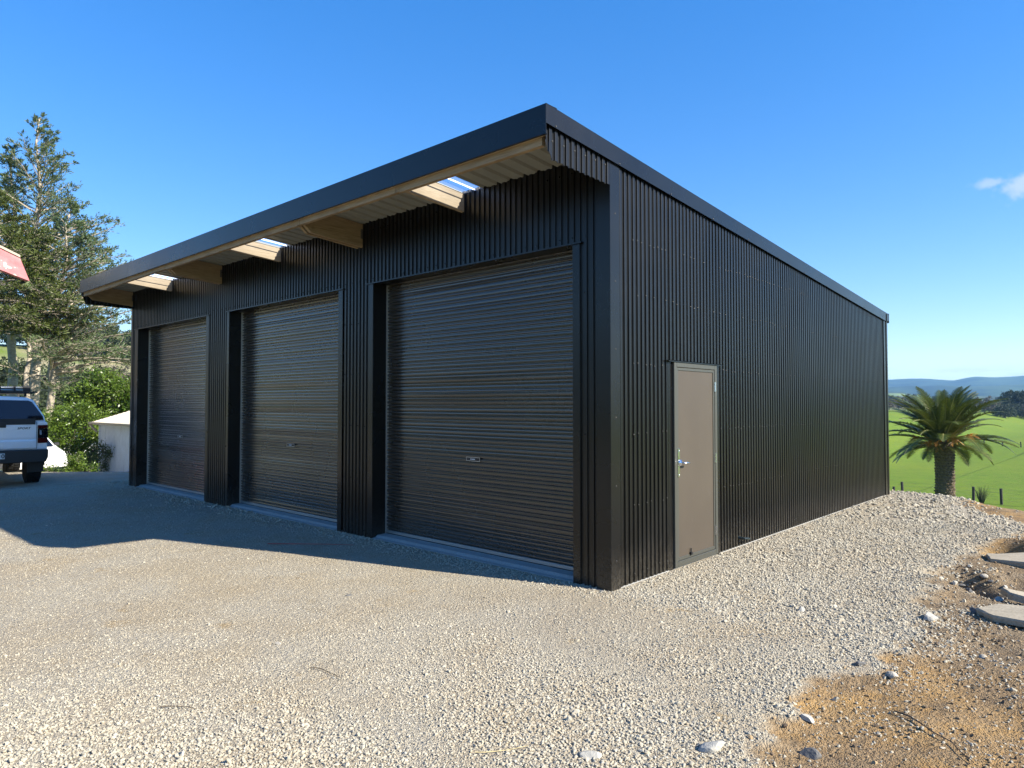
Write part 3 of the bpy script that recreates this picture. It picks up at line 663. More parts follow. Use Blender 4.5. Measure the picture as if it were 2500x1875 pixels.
def scatter(name, pts, sc, rot, idx, label):
    me = bpy.data.meshes.new(name); me.vertices.add(len(pts)); me.vertices.foreach_set('co', np.asarray(pts, np.float32).ravel())
    a = me.attributes.new('sc', 'FLOAT_VECTOR', 'POINT'); a.data.foreach_set('vector', np.asarray(sc, np.float32).ravel())
    a = me.attributes.new('rot', 'FLOAT_VECTOR', 'POINT'); a.data.foreach_set('vector', np.asarray(rot, np.float32).ravel())
    a = me.attributes.new('idx', 'INT', 'POINT'); a.data.foreach_set('value', np.asarray(idx, np.int32))
    me.update(); o = link(name, me); tag(o, label, 'gravel', kind='stuff')
    ng = bpy.data.node_groups.new('scatter_stones', 'GeometryNodeTree'); ng.interface.new_socket('Geometry', in_out='INPUT', socket_type='NodeSocketGeometry'); ng.interface.new_socket('Geometry', in_out='OUTPUT', socket_type='NodeSocketGeometry')
    N, L = ng.nodes, ng.links; gi = N.new('NodeGroupInput'); go = N.new('NodeGroupOutput'); iop = N.new('GeometryNodeInstanceOnPoints'); gti = N.new('GeometryNodeGeometryToInstance')
    for p in prot:
        oi = N.new('GeometryNodeObjectInfo'); oi.inputs[0].default_value = p; oi.inputs['As Instance'].default_value = True; L.new(oi.outputs['Geometry'], gti.inputs[0])
    def na(nm, t):
        n = N.new('GeometryNodeInputNamedAttribute'); n.data_type = t; n.inputs[0].default_value = nm; return n.outputs[0]
    m2p = N.new('GeometryNodeMeshToPoints')
    L.new(gi.outputs[0], iop.inputs['Points']); L.new(gti.outputs[0], iop.inputs['Instance']); iop.inputs['Pick Instance'].default_value = True
    L.new(na('idx', 'INT'), iop.inputs['Instance Index']); L.new(na('sc', 'FLOAT_VECTOR'), iop.inputs['Scale'])
    er = N.new('FunctionNodeEulerToRotation'); L.new(na('rot', 'FLOAT_VECTOR'), er.inputs[0]); L.new(er.outputs[0], iop.inputs['Rotation'])
    L.new(iop.outputs[0], go.inputs[0]); N.remove(m2p)
    md = o.modifiers.new('stones', 'NODES'); md.node_group = ng; return o
def gen_stones():
    out = []
    # rings round the camera's standing place: number, inner/outer radius, size range (m)
    for r0, r1, dens, s0, s1 in ((1.8, 5.0, 5400, .0036, .0096), (5.0, 7.5, 2700, .0054, .0110), (7.5, 11, 1200, .0075, .0140), (11, 17, 230, .014, .024)):
        a0, a1 = R(-12), R(108); area = (r1 * r1 - r0 * r0) * (a1 - a0) / 2; n = int(area * dens)
        r = np.sqrt(rng.uniform(r0 * r0, r1 * r1, n)); a = rng.uniform(a0, a1, n)      # a measured left of +Y
        x, y = CX - r * np.sin(a), CY + r * np.cos(a)
        inside = (x > -GW - .03) & (x < .03) & (y > -.01) & (y < GL + .03)
        sil = (x > -11.1) & (x < -.41) & (y > -.03) & (y < .35)
        yb = 9.15 - .35 * np.maximum(x, 0) ** 2
        q = -.678 * x + .735 * y
        cly = clayline(x, y)
        keep = (~inside) & (y < yb + .4) & (q < 12.6) & (x > -16)
        keep &= (cly < 0) | (rng.uniform(0, 1, n) < (.07 + .50 * np.exp(-np.maximum(cly, 0) / .22)) * (.35 + 1.5 * ss(-.1, .3, vnoise(x, y, .35, 41))))
        # coarse stone lies in a broad swathe from the near centre along the east side, fines are packed hard to the west
        co = ss(-2.6, .9, x + .55 * (y + 3.4) * (y < 0) * -1 + 1.1 * vnoise(x, y, 1.3, 21) + .6 * vnoise(x, y, .4, 22)) * (1 - .45 * ss(.2, -.4, np.abs(y + 3.2) - 0))
        co = co * (1 - .55 * np.exp(-((y + 2.75 + .10 * x + .1 * vnoise(x, y, 1.5, 71)) / .16) ** 2)) * (1 - .55 * np.exp(-((y + 1.35 + .10 * x + .1 * vnoise(x, y, 1.5, 72)) / .16) ** 2))
        co = np.maximum(co, .75 * ss(-.9, -.2, y) * ss(.6, .1, -y))
        keep &= rng.uniform(0, 1, n) < .66 + .34 * co
        u = rng.uniform(0, 1, n) ** (2.4 - 1.2 * co)
        s = (s0 + (s1 - s0) * u) * (.60 + .72 * co) * np.where(rng.uniform(0, 1, n) < .012, 1.7, 1)
        x, y, s = x[keep], y[keep], s[keep]
        z = height(x, y) + s * rng.uniform(-.25, .45, len(s))
        out.append(np.stack([x, y, z, s], 1))
    return np.concatenate(out)
G = gen_stones(); nS = len(G); print('stones', nS)
sc = G[:, 3:4] * rng.uniform(.8, 1.25, (nS, 3)); rot = np.stack([rng.normal(0, .5, nS), rng.normal(0, .5, nS), rng.uniform(0, 6.28, nS)], 1)
scatter('gravel', G[:, :3], sc, rot, rng.integers(0, 5, nS), 'pale crushed stone spread over the yard round the garage')
M['clod'] = Mat('soil_clod', (.2, .14, .09), .95, spec=.1)
_m = M['clod']; _m.color(_m.mix(_m.ramp(_m.rand(), .2, .8), (.13, .095, .065), (.33, .235, .135))); _m.bump(_m.noise(60, 4), .4, .004); M['clod'] = _m.m
gravel_shapes = prot; prot = [bpy.data.objects.new('clod_shape', stone_mesh('clod_shape', M['clod'], 300 + i, 1, .5)) for i in range(5)]
n = 26000; x = rng.uniform(1.7, 4.6, n); y = rng.uniform(-3.6, 6.5, n); cy_ = clayline(x, y)
kp = (cy_ > .02) & (rng.uniform(0, 1, n) < .25 + 1.2 * ss(-.15, .3, vnoise(x, y, .45, 61))); x, y = x[kp], y[kp]; n = len(x); sz = .003 + .013 * rng.uniform(0, 1, n) ** 3.2
scatter('soil_clods', np.stack([x, y, height(x, y) + sz * .2], 1), sz[:, None] * rng.uniform(.7, 1.3, (n, 3)), rng.uniform(0, 6.28, (n, 3)), rng.integers(0, 5, n), 'small crumbs of brown and orange soil on the bare ground east of the gravel')
bpy.data.objects['soil_clods']['category'] = 'soil'
# bigger individual rocks
M['rock'] = simple('pale_rock', (.36, .32, .26), .9, var=.3, scale=14, bump=.5)
M['rockwhite'] = simple('chalky_white_rock', (.35, .33, .29), .9, var=.2, scale=14, bump=.5)
M['rockdark'] = simple('dark_rock', (.11, .105, .10), .85, var=.3, scale=14, bump=.5)
rocks = [(1.91, -1.97, .062, 'rockwhite', 'chunky whitish rock at the gravel edge, near the bottom of the picture'),
         (1.53, -2.40, .052, 'rockwhite', 'flat whitish rock among the coarse gravel at the bottom centre'),
         (2.24, -1.62, .055, 'rockdark', 'dark rock on brown soil by the bottom edge, right of the whitish rock'),
         (2.21, 1.00, .075, 'rockwhite', 'pale upright stone on the soil, left of the pointed concrete slab'),
         (1.41, .54, .045, 'rockwhite', 'lone white stone lying in the gravel beyond the door corner'),
         (2.28, -.40, .050, 'rock', 'rounded tan stone at the line between gravel and orange clay'),
         (2.12, -1.32, .042, 'rockwhite', 'oblong white stone at the gravel edge, just above the chunky whitish rock'),
         (2.10, -.36, .042, 'rockdark', 'dark stone with a patch of orange clay beside it'),
         (2.20, 2.50, .070, 'rockwhite', 'bluish white stone on the near rim of the dug hole'),
         (2.33, 2.55, .060, 'rockwhite', 'white stone on the right rim of the dug hole'),
         (2.02, 2.82, .055, 'rockwhite', 'pale stone on the left rim of the dug hole'),
         (2.26, 3.00, .050, 'rock', 'tan stone on the far rim of the dug hole'),
         (2.30, 3.72, .060, 'rock', 'pale stone beside the far tilted concrete slab'),
         (2.47, 2.20, .055, 'rockwhite', 'small pale stone between the dug hole and the concrete slabs'),
         (2.42, 1.45, .045, 'rockdark', 'dark stone at the tip of the pointed concrete slab'),
         (2.62, .45, .032, 'rock', 'small stone alone on the brown soil below the pointed slab'),
         (-.9, -2.62, .026, 'rock', 'small pale stone on the packed gravel left of centre'),
         (-1.55, -1.62, .024, 'rockdark', 'small dark stone on the sunlit gravel in front of the middle door')]
for i, (x, y, r, m_, lab) in enumerate(rocks):
    o = link('rock', stone_mesh('rock', M[m_], 50 + i, 3, .12), None, (x, y, hz(x, y) + r * .12)); o.scale = (r, r * .9, r * .85); o.rotation_euler = (random.uniform(-.3, .3), random.uniform(-.3, .3), random.uniform(0, 6))
    tag(o, lab, 'rock')
for i in range(34):
    a = random.uniform(0, 6.28); rr_ = random.uniform(.20, .42); x, y, r_ = 2.2 + rr_ * .75 * math.cos(a), 2.68 + rr_ * 1.05 * math.sin(a), random.uniform(.014, .042)
    o = link('rock', stone_mesh('rock', M[random.choice(('rockwhite', 'rockwhite', 'rock', 'rockdark'))], 150 + i, 2, .12), None, (x, y, hz(x, y) + r_ * .3)); o.scale = (r_, r_ * .9, r_ * .8); o.rotation_euler = (0, 0, random.uniform(0, 6))
    tag(o, 'small rubble stone in the ring of rubble round the dug hole', 'rock', 'rubble stones round the dug hole')
# broken concrete slabs on the soil
def slab(poly, th, loc, rx, ry, rz, lab):
    q_ = []
    for i, p in enumerate(poly):
        n_ = poly[(i + 1) % len(poly)]
        for k in range(5): t_ = k / 5; q_.append((p[0] + (n_[0] - p[0]) * t_ + random.gauss(0, .007), p[1] + (n_[1] - p[1]) * t_ + random.gauss(0, .007)))
    b = MB(); n_ = len(q_); cx_ = sum(p[0] for p in q_) / n_; cy_ = sum(p[1] for p in q_) / n_; vs = []
    for z_, sc_ in ((0, 1.0), (th * .75, 1.01), (th, .985)): vs += [(cx_ + (p[0] - cx_) * sc_ + random.gauss(0, .003), cy_ + (p[1] - cy_) * sc_, z_ + random.gauss(0, .002)) for p in q_]
    vs.append((cx_, cy_, th + .004)); b.add(vs, [(l_ * n_ + i, l_ * n_ + (i + 1) % n_, (l_ + 1) * n_ + (i + 1) % n_, (l_ + 1) * n_ + i) for l_ in range(2) for i in range(n_)] + [(2 * n_ + i, 2 * n_ + (i + 1) % n_, 3 * n_) for i in range(n_)])
    o = b.build('concrete_slab', M['slab']); o.location = loc; o.rotation_euler = (rx, ry, rz); return tag(o, lab, 'concrete slab')
slab([(-.02, -.08), (.10, -.26), (1.2, -.50), (1.3, .08), (.55, .12), (.12, .07)], .05, (2.46, 1.50, hz(2.5, 1.4) + .0), R(3), R(-4), R(0), 'pointed slab of pale concrete lying on the soil, nearest of the three slabs')
slab([(0, 0), (.12, -.2), (.9, -.25), (1.0, .1), (.4, .15)], .06, (2.47, 2.35, hz(2.6, 2.3) + .06), R(-6), R(6), R(-8), 'middle concrete slab half buried in dark soil')
slab([(0, 0), (.05, -.22), (1.1, -.36), (1.3, .14), (.5, .20)], .06, (2.16, 3.86, hz(2.3, 3.8) + .0), R(4), R(-4), R(2), 'long tilted concrete slab farthest from the camera, below the orange clay')
# little twigs, straw, weeds on the gravel
def twig(x, y, L, a, mat, lab, r=.003, bend=.25, name='twig', cat='twig'):
    pts = []; aa = a; px_, py_ = x, y
    for i in range(7): pts.append((px_, py_, hz(px_, py_) + r * 2 + .006)); px_ += math.cos(aa) * L / 6; py_ += math.sin(aa) * L / 6; aa += random.gauss(0, bend)
    tag(MB().tube(pts, [r, r, r * .9, r * .8, r * .7, r * .6, r * .4], 5).build(name, M[mat]), lab, cat)
twig(-.35, -2.72, .30, R(40), 'twig', 'dark forked twig lying on the gravel left of centre')
twig(-.45, -3.55, .22, R(60), 'twig', 'thin twig on fine gravel at the lower left')
twig(1.12, -2.75, .26, R(42), 'straw', 'curved yellow straw at the bottom centre', .0022, .12, 'straw', 'straw')
twig(2.42, -.9, .55, R(-30), 'twig', 'long dark root lying on the clay at the right edge', .004)
twig(-4.0, -1.05, 1.0, R(38), 'cord', 'thin red-brown cord crossing the shaded gravel to the second pillar', .006, .06, 'cord', 'cord')

# ------------------------------------------------------------------ foliage tools
def leaf_quads(Pn, L, Wd, D=None, jitter=1.0, up=0.0):
    """one bent leaf (2 triangles as a quad) per point: Pn (n,3), length, width"""
    n = len(Pn); d = rng.normal(0, 1, (n, 3)) if D is None else D + rng.normal(0, jitter, (n, 3))
    d[:, 2] += up; d /= np.linalg.norm(d, axis=1, keepdims=True) + 1e-9
    s = np.cross(d, rng.normal(0, 1, (n, 3))); s /= np.linalg.norm(s, axis=1, keepdims=True) + 1e-9
    L = np.broadcast_to(L, n)[:, None] * rng.uniform(.7, 1.3, (n, 1)); Wd = np.broadcast_to(Wd, n)[:, None] * rng.uniform(.7, 1.3, (n, 1))
    V = np.stack([Pn, Pn + d * L * .5 + s * Wd * .5, Pn + d * L, Pn + d * L * .5 - s * Wd * .5], 1).reshape(-1, 3)
    return V, np.arange(4 * n).reshape(n, 4)
def branch_curve(p0, d, L, n, droop, wob):
    pts = [np.array(p0, float)]; d = np.array(d, float)
    for i in range(n):
        d = d + np.array([rng.normal(0, wob), rng.normal(0, wob), rng.normal(0, wob * .6) + droop]); d /= np.linalg.norm(d); pts.append(pts[-1] + d * L / n)
    return np.array(pts)
def conifer(loc, H, rmax, base, nb, lean, mat, label, trunk_r=.3, group=None, upd=.35, dens=1.0, side=None, wood_mat='bark'):
    t = empty('conifer_tree', loc, 0, label, 'tree', group)
    n = 14; tp = [(lean[0] * (i / n) ** 1.5 * H + .10 * math.sin(i * 1.3), lean[1] * (i / n) ** 1.5 * H + .1 * math.cos(i * 1.7), -.6 + (H + .6) * i / n) for i in range(n + 1)]
    rads = [trunk_r * (1 - .93 * (i / n) ** .8) + .01 for i in range(n + 1)]
    MB().tube(tp, rads, 10).build('trunk', M[wood_mat], t, smooth=True)
    br = MB(); LV = []; tpa = np.array(tp)
    for k in range(nb):
        f = base + (1 - base) * (k + rng.uniform(0, 1)) / nb; z = f * (H + .6) - .6
        p = np.array([np.interp(f * n, range(n + 1), tpa[:, j]) for j in range(3)])
        az = rng.uniform(0, 2 * math.pi) if side is None or rng.uniform() > .5 else rng.normal(side, .8)
        g = (f - base) / (1 - base)
        L = rmax * ((1 - g) ** 1.0 * .92 + .06) * (min(1, .55 + g * 2.2)) * rng.uniform(.65, 1.15)
        el = upd + .55 * g + rng.normal(0, .12)
        c = branch_curve(p, (math.cos(az) * math.cos(el), math.sin(az) * math.cos(el), math.sin(el)), L, 7, -.035, .09)
        br.tube(c, list(np.linspace(max(.022, L * .017), .008, len(c))), 5, cap=False)
        # side twigs with needle tufts
        nt = int(max(6, L * 9 * dens))
        for j in range(nt):
            u = rng.uniform(.18, 1.0) ** .8; pc = np.array([np.interp(u * 7, range(8), c[:, q_]) for q_ in range(3)])
            tang = c[min(7, int(u * 7) + 1 if u < .99 else 7)] - c[max(0, int(u * 7) - 0 if u < .99 else 6)]
            tang = tang / (np.linalg.norm(tang) + 1e-9); sd_ = np.array([-tang[1], tang[0], 0]) * rng.choice([-1, 1])
            dd = tang * rng.uniform(.3, .9) + sd_ * rng.uniform(.3, 1) + np.array([0, 0, rng.normal(.10, .22)])
            tl = (.35 + .5 * (1 - u)) * min(1.3, L * .33) * rng.uniform(.6, 1.2)
            tw = branch_curve(pc, dd, tl, 3, -.02, .12)
            if tl > .3: br.tube(tw, [.010, .008, .006, .004], 3, cap=False)
            m_ = int(7 * dens) + 3; uu = rng.uniform(.1, 1, m_)
            LP = np.stack([np.interp(uu * 3, range(4), tw[:, q_]) for q_ in range(3)], 1) + rng.normal(0, .04, (m_, 3))
            LV.append((LP, np.tile(dd / (np.linalg.norm(dd) + 1e-9), (m_, 1))))
    br.build('branches', M['darkbark'] if wood_mat != 'bark' else M['bark'], t)
    A = np.concatenate([a for a, b in LV]); B = np.concatenate([b for a, b in LV])
    V, F = leaf_quads(A, .20, .052, B, .40, .25)
    link('crown', mesh_np('crown', V, F, M[mat]), t); return t
def broadleaf(name, loc, blobs, nleaf, Ls, mat, label, cat='tree', group=None, trunk=.12, th=1.5):
    t = empty(name, loc, 0, label, cat, group); br = MB(); V_ = []
    tot = sum(b[3] ** 2 for b in blobs)
    br.tube([(0, 0, -.4), (.03, 0, th * .5), (0, .05, th)], [trunk, trunk * .8, trunk * .6], 7)
    for (x, y, z, r) in blobs:
        br.tube([(0, 0, th * .6), (x * .5, y * .5, (th * .6 + z) / 2), (x, y, z)], [trunk * .5, trunk * .35, .01], 5)
        n = int(nleaf * r * r / tot); nc = max(6, int(n / 34))
        c = rng.normal(0, 1, (nc, 3)); c /= np.linalg.norm(c, axis=1, keepdims=True); c = c * (r * rng.uniform(.45, 1.05, (nc, 1))) * np.array([1, 1, .8]) + np.array([x, y, z])
        for q_ in c[:: max(1, nc // 10)]: br.tube([(x, y, z), tuple(q_)], [.02, .006], 4, cap=False)
        k = rng.integers(0, nc, n); pp = c[k] + rng.normal(0, r * .13 + .03, (n, 3)); out = pp - np.array([x, y, z]); out /= np.linalg.norm(out, axis=1, keepdims=True) + 1e-9
        v, f = leaf_quads(pp, Ls, Ls * .42, out, .8, -.1); V_.append(v)
    br.build('trunk', M['darkbark'], t); V = np.concatenate(V_); link('crown', mesh_np('crown', V, np.arange(len(V)).reshape(-1, 4), M[mat]), t); return t
def ground_at(px, D):
    p = at(px, D); p.z = hz(p.x, p.y); return p
GC = 'conifers behind the parked vehicles'
rdir = math.atan2(math.sin(YAW), math.cos(YAW))
conifer(ground_at(84, 41), 19.8, 7.2, .33, 128, (-.01, 0), 'cedar', 'tallest conifer, with pale bare lower trunk and a narrow dark top', .36, GC, side=rdir, dens=.85)
conifer(ground_at(30, 42), 18.3, 6.0, .36, 80, (-.012, -.01), 'cedar', 'conifer with a pale trunk, leftmost of the pale trunks', .36, GC)
conifer(ground_at(116, 37), 13.2, 7.0, .28, 112, (.06, .055), 'cedar', 'leaning conifer with a thin pale trunk and branches reaching towards the garage', .26, GC, upd=.24, side=rdir, dens=.85)
conifer(ground_at(-20, 34), 13.0, 5.6, .50, 90, (.0, .0), 'cedar2', 'yellow-green conifer at the left edge, in front of the dark ones', .26, GC, upd=.02, side=rdir, dens=1.2)
conifer(ground_at(66, 35), 10.5, 3.8, .62, 52, (.0, .0), 'cedar2', 'lower yellow-green conifer between the pale trunks', .20, GC, upd=.0, side=rdir, dens=1.2)
GB = 'leafy bushes beside the small white shed'
broadleaf('broadleaf_tree', ground_at(262, 31), [(0, 0, 2.6, 1.25), (.6, .55, 3.1, .95), (-.7, -.6, 2.2, 1.1), (.9, .8, 2.0, 1.1), (-.2, -.2, 3.6, .7), (-.9, -.8, 3.0, .55)], 15000, .15, 'bushleaf', 'bright green leafy tree rising behind the small white shed', 'tree', GB)
broadleaf('bush', ground_at(178, 27.5), [(0, 0, 1.2, .95), (.5, .45, 1.7, .8), (-.5, -.4, 1.6, .75), (.2, .1, 2.35, .55), (.75, .6, .8, .8)], 9000, .12, 'bushleaf', 'bright green bush between the white hatchback and the shed', 'bush', GB, .06, .8)
broadleaf('bush', ground_at(132, 29), [(0, 0, 1.1, .8), (-.4, -.35, 1.8, .7), (.3, .25, 2.1, .55)], 5200, .11, 'bushleaf', 'bright green bush above the white hatchback', 'bush', GB, .06, .8)
broadleaf('bush', ground_at(226, 25.2), [(0, 0, .45, .55), (.35, .3, .9, .42), (-.45, -.4, .35, .45)], 3200, .08, 'cedar', 'low dark bush in shade against the left corner of the small shed', 'bush', GB, .04, .4)
broadleaf('bush', ground_at(176, 20.8), [(0, 0, .20, .30), (.4, .35, .16, .26), (-.5, -.45, .14, .24), (.1, .1, .5, .22)], 2600, .07, 'bushleaf', 'low leafy weeds along the edge of the yard', 'bush', GB, .02, .2)
for px, D, lab, mt in ((18, 58, 'dark bushy tree behind the leftmost pale trunk', 'darkleaf'), (70, 62, 'dark bushy tree seen between the pale trunks', 'darkleaf'), (150, 64, 'olive bushy tree behind the leaning conifer', 'cedar'), (-40, 52, 'dark tree at the left edge behind the barn hood', 'darkleaf')):
    broadleaf('broadleaf_tree', ground_at(px, D), [(0, 0, 3.0, 2.3), (1.6, 1.4, 2.6, 1.9), (-1.7, -1.4, 2.8, 2.0), (.4, .4, 5.0, 1.6)], 6500, .34, mt, lab, 'tree', None, .2, 2.0)
# hillside trees to the west
GH = 'trees on the far hillside'
protoA = broadleaf('broadleaf_tree', (0, 0, 0), [(0, 0, 5, 2.6), (1.6, .5, 4.2, 2.0), (-1.7, -.4, 4.2, 2.1), (.3, 1.2, 6.2, 1.8), (-.5, -1, 6.6, 1.5)], 2600, .55, 'darkleaf', '-', 'tree', GH, .3, 3)
protoB = broadleaf('broadleaf_tree', (0, 0, 0), [(0, 0, 5, 2.4), (1.4, .5, 4.6, 1.8), (-1.5, -.4, 4.6, 1.8), (.2, .3, 7.0, 1.5)], 1500, .5, 'greyleaf', '-', 'tree', GH, .25, 3)
def place_tree(proto, p, s, label, group, sink=2.2, first=[False, False]):
    k = 0 if proto is protoA else 1
    o = proto if not first[k] else copy_tree(proto); first[k] = True
    o.location = p; o.scale = (s * random.uniform(.9, 1.2), s * random.uniform(.9, 1.2), s); o.rotation_euler = (0, 0, random.uniform(0, 6))
    o.location.z -= sink * s; o['label'] = label; o['group'] = group; return o
for px, D, s, k in ((300, 165, 1.25, 0), (282, 160, 1.1, 0), (262, 168, 1.3, 0), (240, 160, 1.2, 1), (222, 170, 1.3, 0), (205, 150, 1.0, 1), (318, 158, 1.1, 0), (338, 160, 1.2, 0), (186, 165, 1.2, 0), (165, 155, 1.1, 1), (140, 160, 1.2, 0), (108, 158, 1.1, 0), (70, 165, 1.3, 0), (20, 160, 1.2, 0), (-30, 160, 1.2, 1), (292, 120, .8, 1), (250, 112, .7, 1)):
    place_tree(protoA if k == 0 else protoB, ground_at(px, D), s, 'dark evergreen tree along the top of the hillside, seen left of the garage' if k == 0 else 'grey leafless tree on the pale hillside left of the garage', GH)
GT = 'trees lining the far side of the paddock'
for px in range(2130, 2620, 15):
    D = random.uniform(295, 330); k = random.choice((0, 1, 1))
    if 2440 < px: k = random.choice((0, 1)); 
    s = random.uniform(.75, 1.15) * (1.25 if px > 2380 else .95)
    place_tree(protoA if k == 0 else protoB, ground_at(px + random.uniform(-6, 6), D), s, 'dark evergreen tree in the line beyond the green paddock' if k == 0 else 'grey leafless tree in the line beyond the green paddock', GT)
for px, s in ((2462, 2.0), (2482, 2.25), (2506, 2.1), (2528, 2.2)):
    place_tree(protoA, ground_at(px, 340), s, 'tall dark tree standing above the line at the right edge of the picture', 'tall trees beyond the paddock')
for px in range(2150, 2560, 26):
    place_tree(protoA, ground_at(px, random.uniform(560, 700)), random.uniform(1.1, 1.7), 'distant dark tree beyond the first tree line', 'distant trees below the green hills')
# trees to the south-west of the yard, outside the picture (what the doors mirror)
for i in range(9):
    a = R(118 + i * 8); d = 38 + 6 * (i % 3); x, y = CX - d * math.sin(a), CY + d * math.cos(a)
    place_tree(protoA, (x, y, hz(x, y)), .9 + .2 * (i % 2), 'dark tree south of the yard, behind the camera', 'trees behind the camera')

# ------------------------------------------------------------------ palm
def frond_mesh(L, droop, seed, n=64):
    r = random.Random(seed); pts = []; d = Vector((0, 1, .0)); p = Vector((0, 0, 0)); V = []; F = []; seg = 14
    ang = 0
    for i in range(seg + 1):
        pts.append(p.copy()); ang -= droop / seg * (.4 + 1.4 * i / seg); dd = Vector((0, math.cos(ang), math.sin(ang))); p = p + dd * L / seg
    def onr(u): i = min(seg - 1, int(u * seg)); return pts[i].lerp(pts[i + 1], u * seg - i)
    for i in range(n):
        u = .12 + .88 * i / (n - 1); c = onr(u); t = (onr(min(1, u + .03)) - onr(max(0, u - .03))).normalized()
        ll = L * .17 * (math.sin(math.pi * min(1, .12 + u * .9)) ** .6) * r.uniform(.85, 1.1) + .05
        for s in (-1, 1):
            side = Vector((s, 0, 0)); nrm = t.cross(side) * s
            dirn = (side * .80 + t * .55 + Vector((0, 0, 1)) * r.uniform(.12, .42) * (1 - .6 * u)).normalized(); tip = c + dirn * ll + Vector((0, 0, -.16 * ll))
            w = .023 * (1.1 - .4 * u); b = len(V); mid = c + dirn * ll * .5
            V += [c - t * w, c + t * w, mid + t * w * .9, tip, mid - t * w * .9]; F += [(b, b + 1, b + 2), (b, b + 2, b + 4), (b + 4, b + 2, b + 3)]
    me = bpy.data.meshes.new('frond'); me.from_pydata([tuple(v) for v in V], [], F); me.update(); me.materials.append(M['palmleaf'])
    st = MB().tube([tuple(x) for x in pts], [.045 * (1 - .85 * i / seg) for i in range(seg + 1)], 5, cap=False)
    return me, st.mesh('stalk', M['palmstem'])
pp = ground_at(2303, 28.5); PZ = .12 - pp.z
palm = empty('palm_tree', pp, 0, 'stout date palm standing below the gravel brow in front of the green paddock', 'palm')
prof_t = [(.52, -.3), (.43, .3), (.36, 1.2), (.32, PZ * .5), (.30, PZ - 1.0), (.35, PZ - .4), (.34, PZ), (.15, PZ + .25)]
MB().lathe(prof_t, 'z', (0, 0, 0), 22).build('trunk', M['palmbark'], palm, smooth=True)
lb = MB(); zz = .0; row = 0
while zz < PZ - .1:
    rr_ = float(np.interp(zz, [q_[1] for q_ in prof_t], [q_[0] for q_ in prof_t])); n_ = 13
    for k in range(n_):
        a = 2 * math.pi * (k + .5 * (row % 2)) / n_ + random.gauss(0, .04); ca, sa = math.cos(a), math.sin(a)
        w = .095; h_ = .085; o_ = random.uniform(.035, .075)
        c_ = Vector((ca * rr_, sa * rr_, zz)); tn = Vector((-sa, ca, 0)); ou = Vector((ca, sa, 0))
        vs = [c_ - tn * w, c_ + Vector((0, 0, -h_)), c_ + tn * w, c_ + Vector((0, 0, h_)), c_ + ou * o_ + Vector((0, 0, h_ * .35)) - tn * w * .5, c_ + ou * o_ + Vector((0, 0, h_ * .35)) + tn * w * .5, c_ + ou * o_ * 1.1 + Vector((0, 0, h_ * .75))]
        lb.add(vs, [(0, 1, 5, 4), (1, 2, 5), (2, 3, 6, 5), (3, 0, 4, 6), (4, 5, 6)])
    zz += .115; row += 1
tag(lb.build('leaf_bases', M['palmbark'], palm), kind='stuff')
variants = [frond_mesh(L, dr, i) for i, (L, dr) in enumerate(((2.9, .85), (2.95, .95), (2.8, .65), (2.7, 1.0), (2.3, 1.1)))]
nf = 68
for i in range(nf):
    g = i / (nf - 1); el = R(84 - 88 * g ** 1.05) + random.gauss(0, .12); az = i * 2.39996 + random.gauss(0, .22)
    me, st = variants[(0, 2, 0, 1, 3, 4, 1)[random.randrange(7)] if g > .35 else random.choice((0, 2))]
    o = link('frond', me, palm, (math.cos(az) * .22, math.sin(az) * .22, PZ + .28 - .55 * g))
    o.rotation_euler = (Matrix.Rotation(az - math.pi / 2, 3, 'Z') @ Matrix.Rotation(el, 3, 'X')).to_euler(); s = random.uniform(.78, 1.05) * (.80 + .22 * min(1, g * 2.2)) * (1 - .22 * (g > .85)); o.scale = (s, s, s)
    link('stalk', st, o)
for az, el in ((R(-60), .15), (R(-20), .3), (R(200), .1), (R(250), -.1), (R(-95), -.15)):
    b = MB(); pts = [Vector((0, 0, 0)), Vector((.35, 0, .12)), Vector((.7, 0, .08))]; b.tube(pts, [.03, .025, .02], 6)
    for k in range(34): q_ = pts[2] + Vector((random.gauss(0, .05), random.gauss(0, .05), 0)); e_ = q_ + Vector((random.uniform(-.05, .30), random.gauss(0, .12), random.uniform(-.38, .05))); b.tube([q_, (q_ + e_) / 2 + Vector((0, 0, .03)), e_], .009, 4, cap=False)
    o = b.build('fruit_stalk', M['fruit'], palm, loc=(math.cos(az) * .3, math.sin(az) * .3, PZ - .05)); o.rotation_euler = (0, -el, az)

# ------------------------------------------------------------------ fences, road
def fence(pts, hgt, label, nw=4, r=.06):
    root = empty('fence', pts[0], 0, label, 'fence'); o0 = Vector(pts[0]); pm = MB().tube([(0, 0, -.4), (0, 0, hgt)], [r, r * .92], 8).mesh('post', M['postwood'])
    for p in pts:
        o = link('post', pm, root, Vector(p) - o0); o.rotation_euler = (random.gauss(0, .02), random.gauss(0, .02), 0)
    for k in range(nw):
        z = hgt * (.25 + .7 * k / (nw - 1)); b = MB()
        b.tube([Vector(p) - o0 + Vector((0, 0, z)) for p in pts], .004, 3, cap=False); b.build('wire', M['wire'], root)
    return root
fence([ground_at(px, D) for px, D in ((2140, 63), (2178, 61), (2200, 59.5), (2285, 57.5), (2372, 55.5), (2440, 54.3), (2512, 53), (2590, 52))], 1.25, 'wire fence on dark wooden posts along the near side of the paddock', r=.11)
fence([ground_at(px, D) for px, D in ((2300, 155), (2350, 152), (2400, 149), (2445, 146), (2490, 143), (2540, 140))], 1.15, 'far wire fence crossing the middle of the green paddock', r=.12)
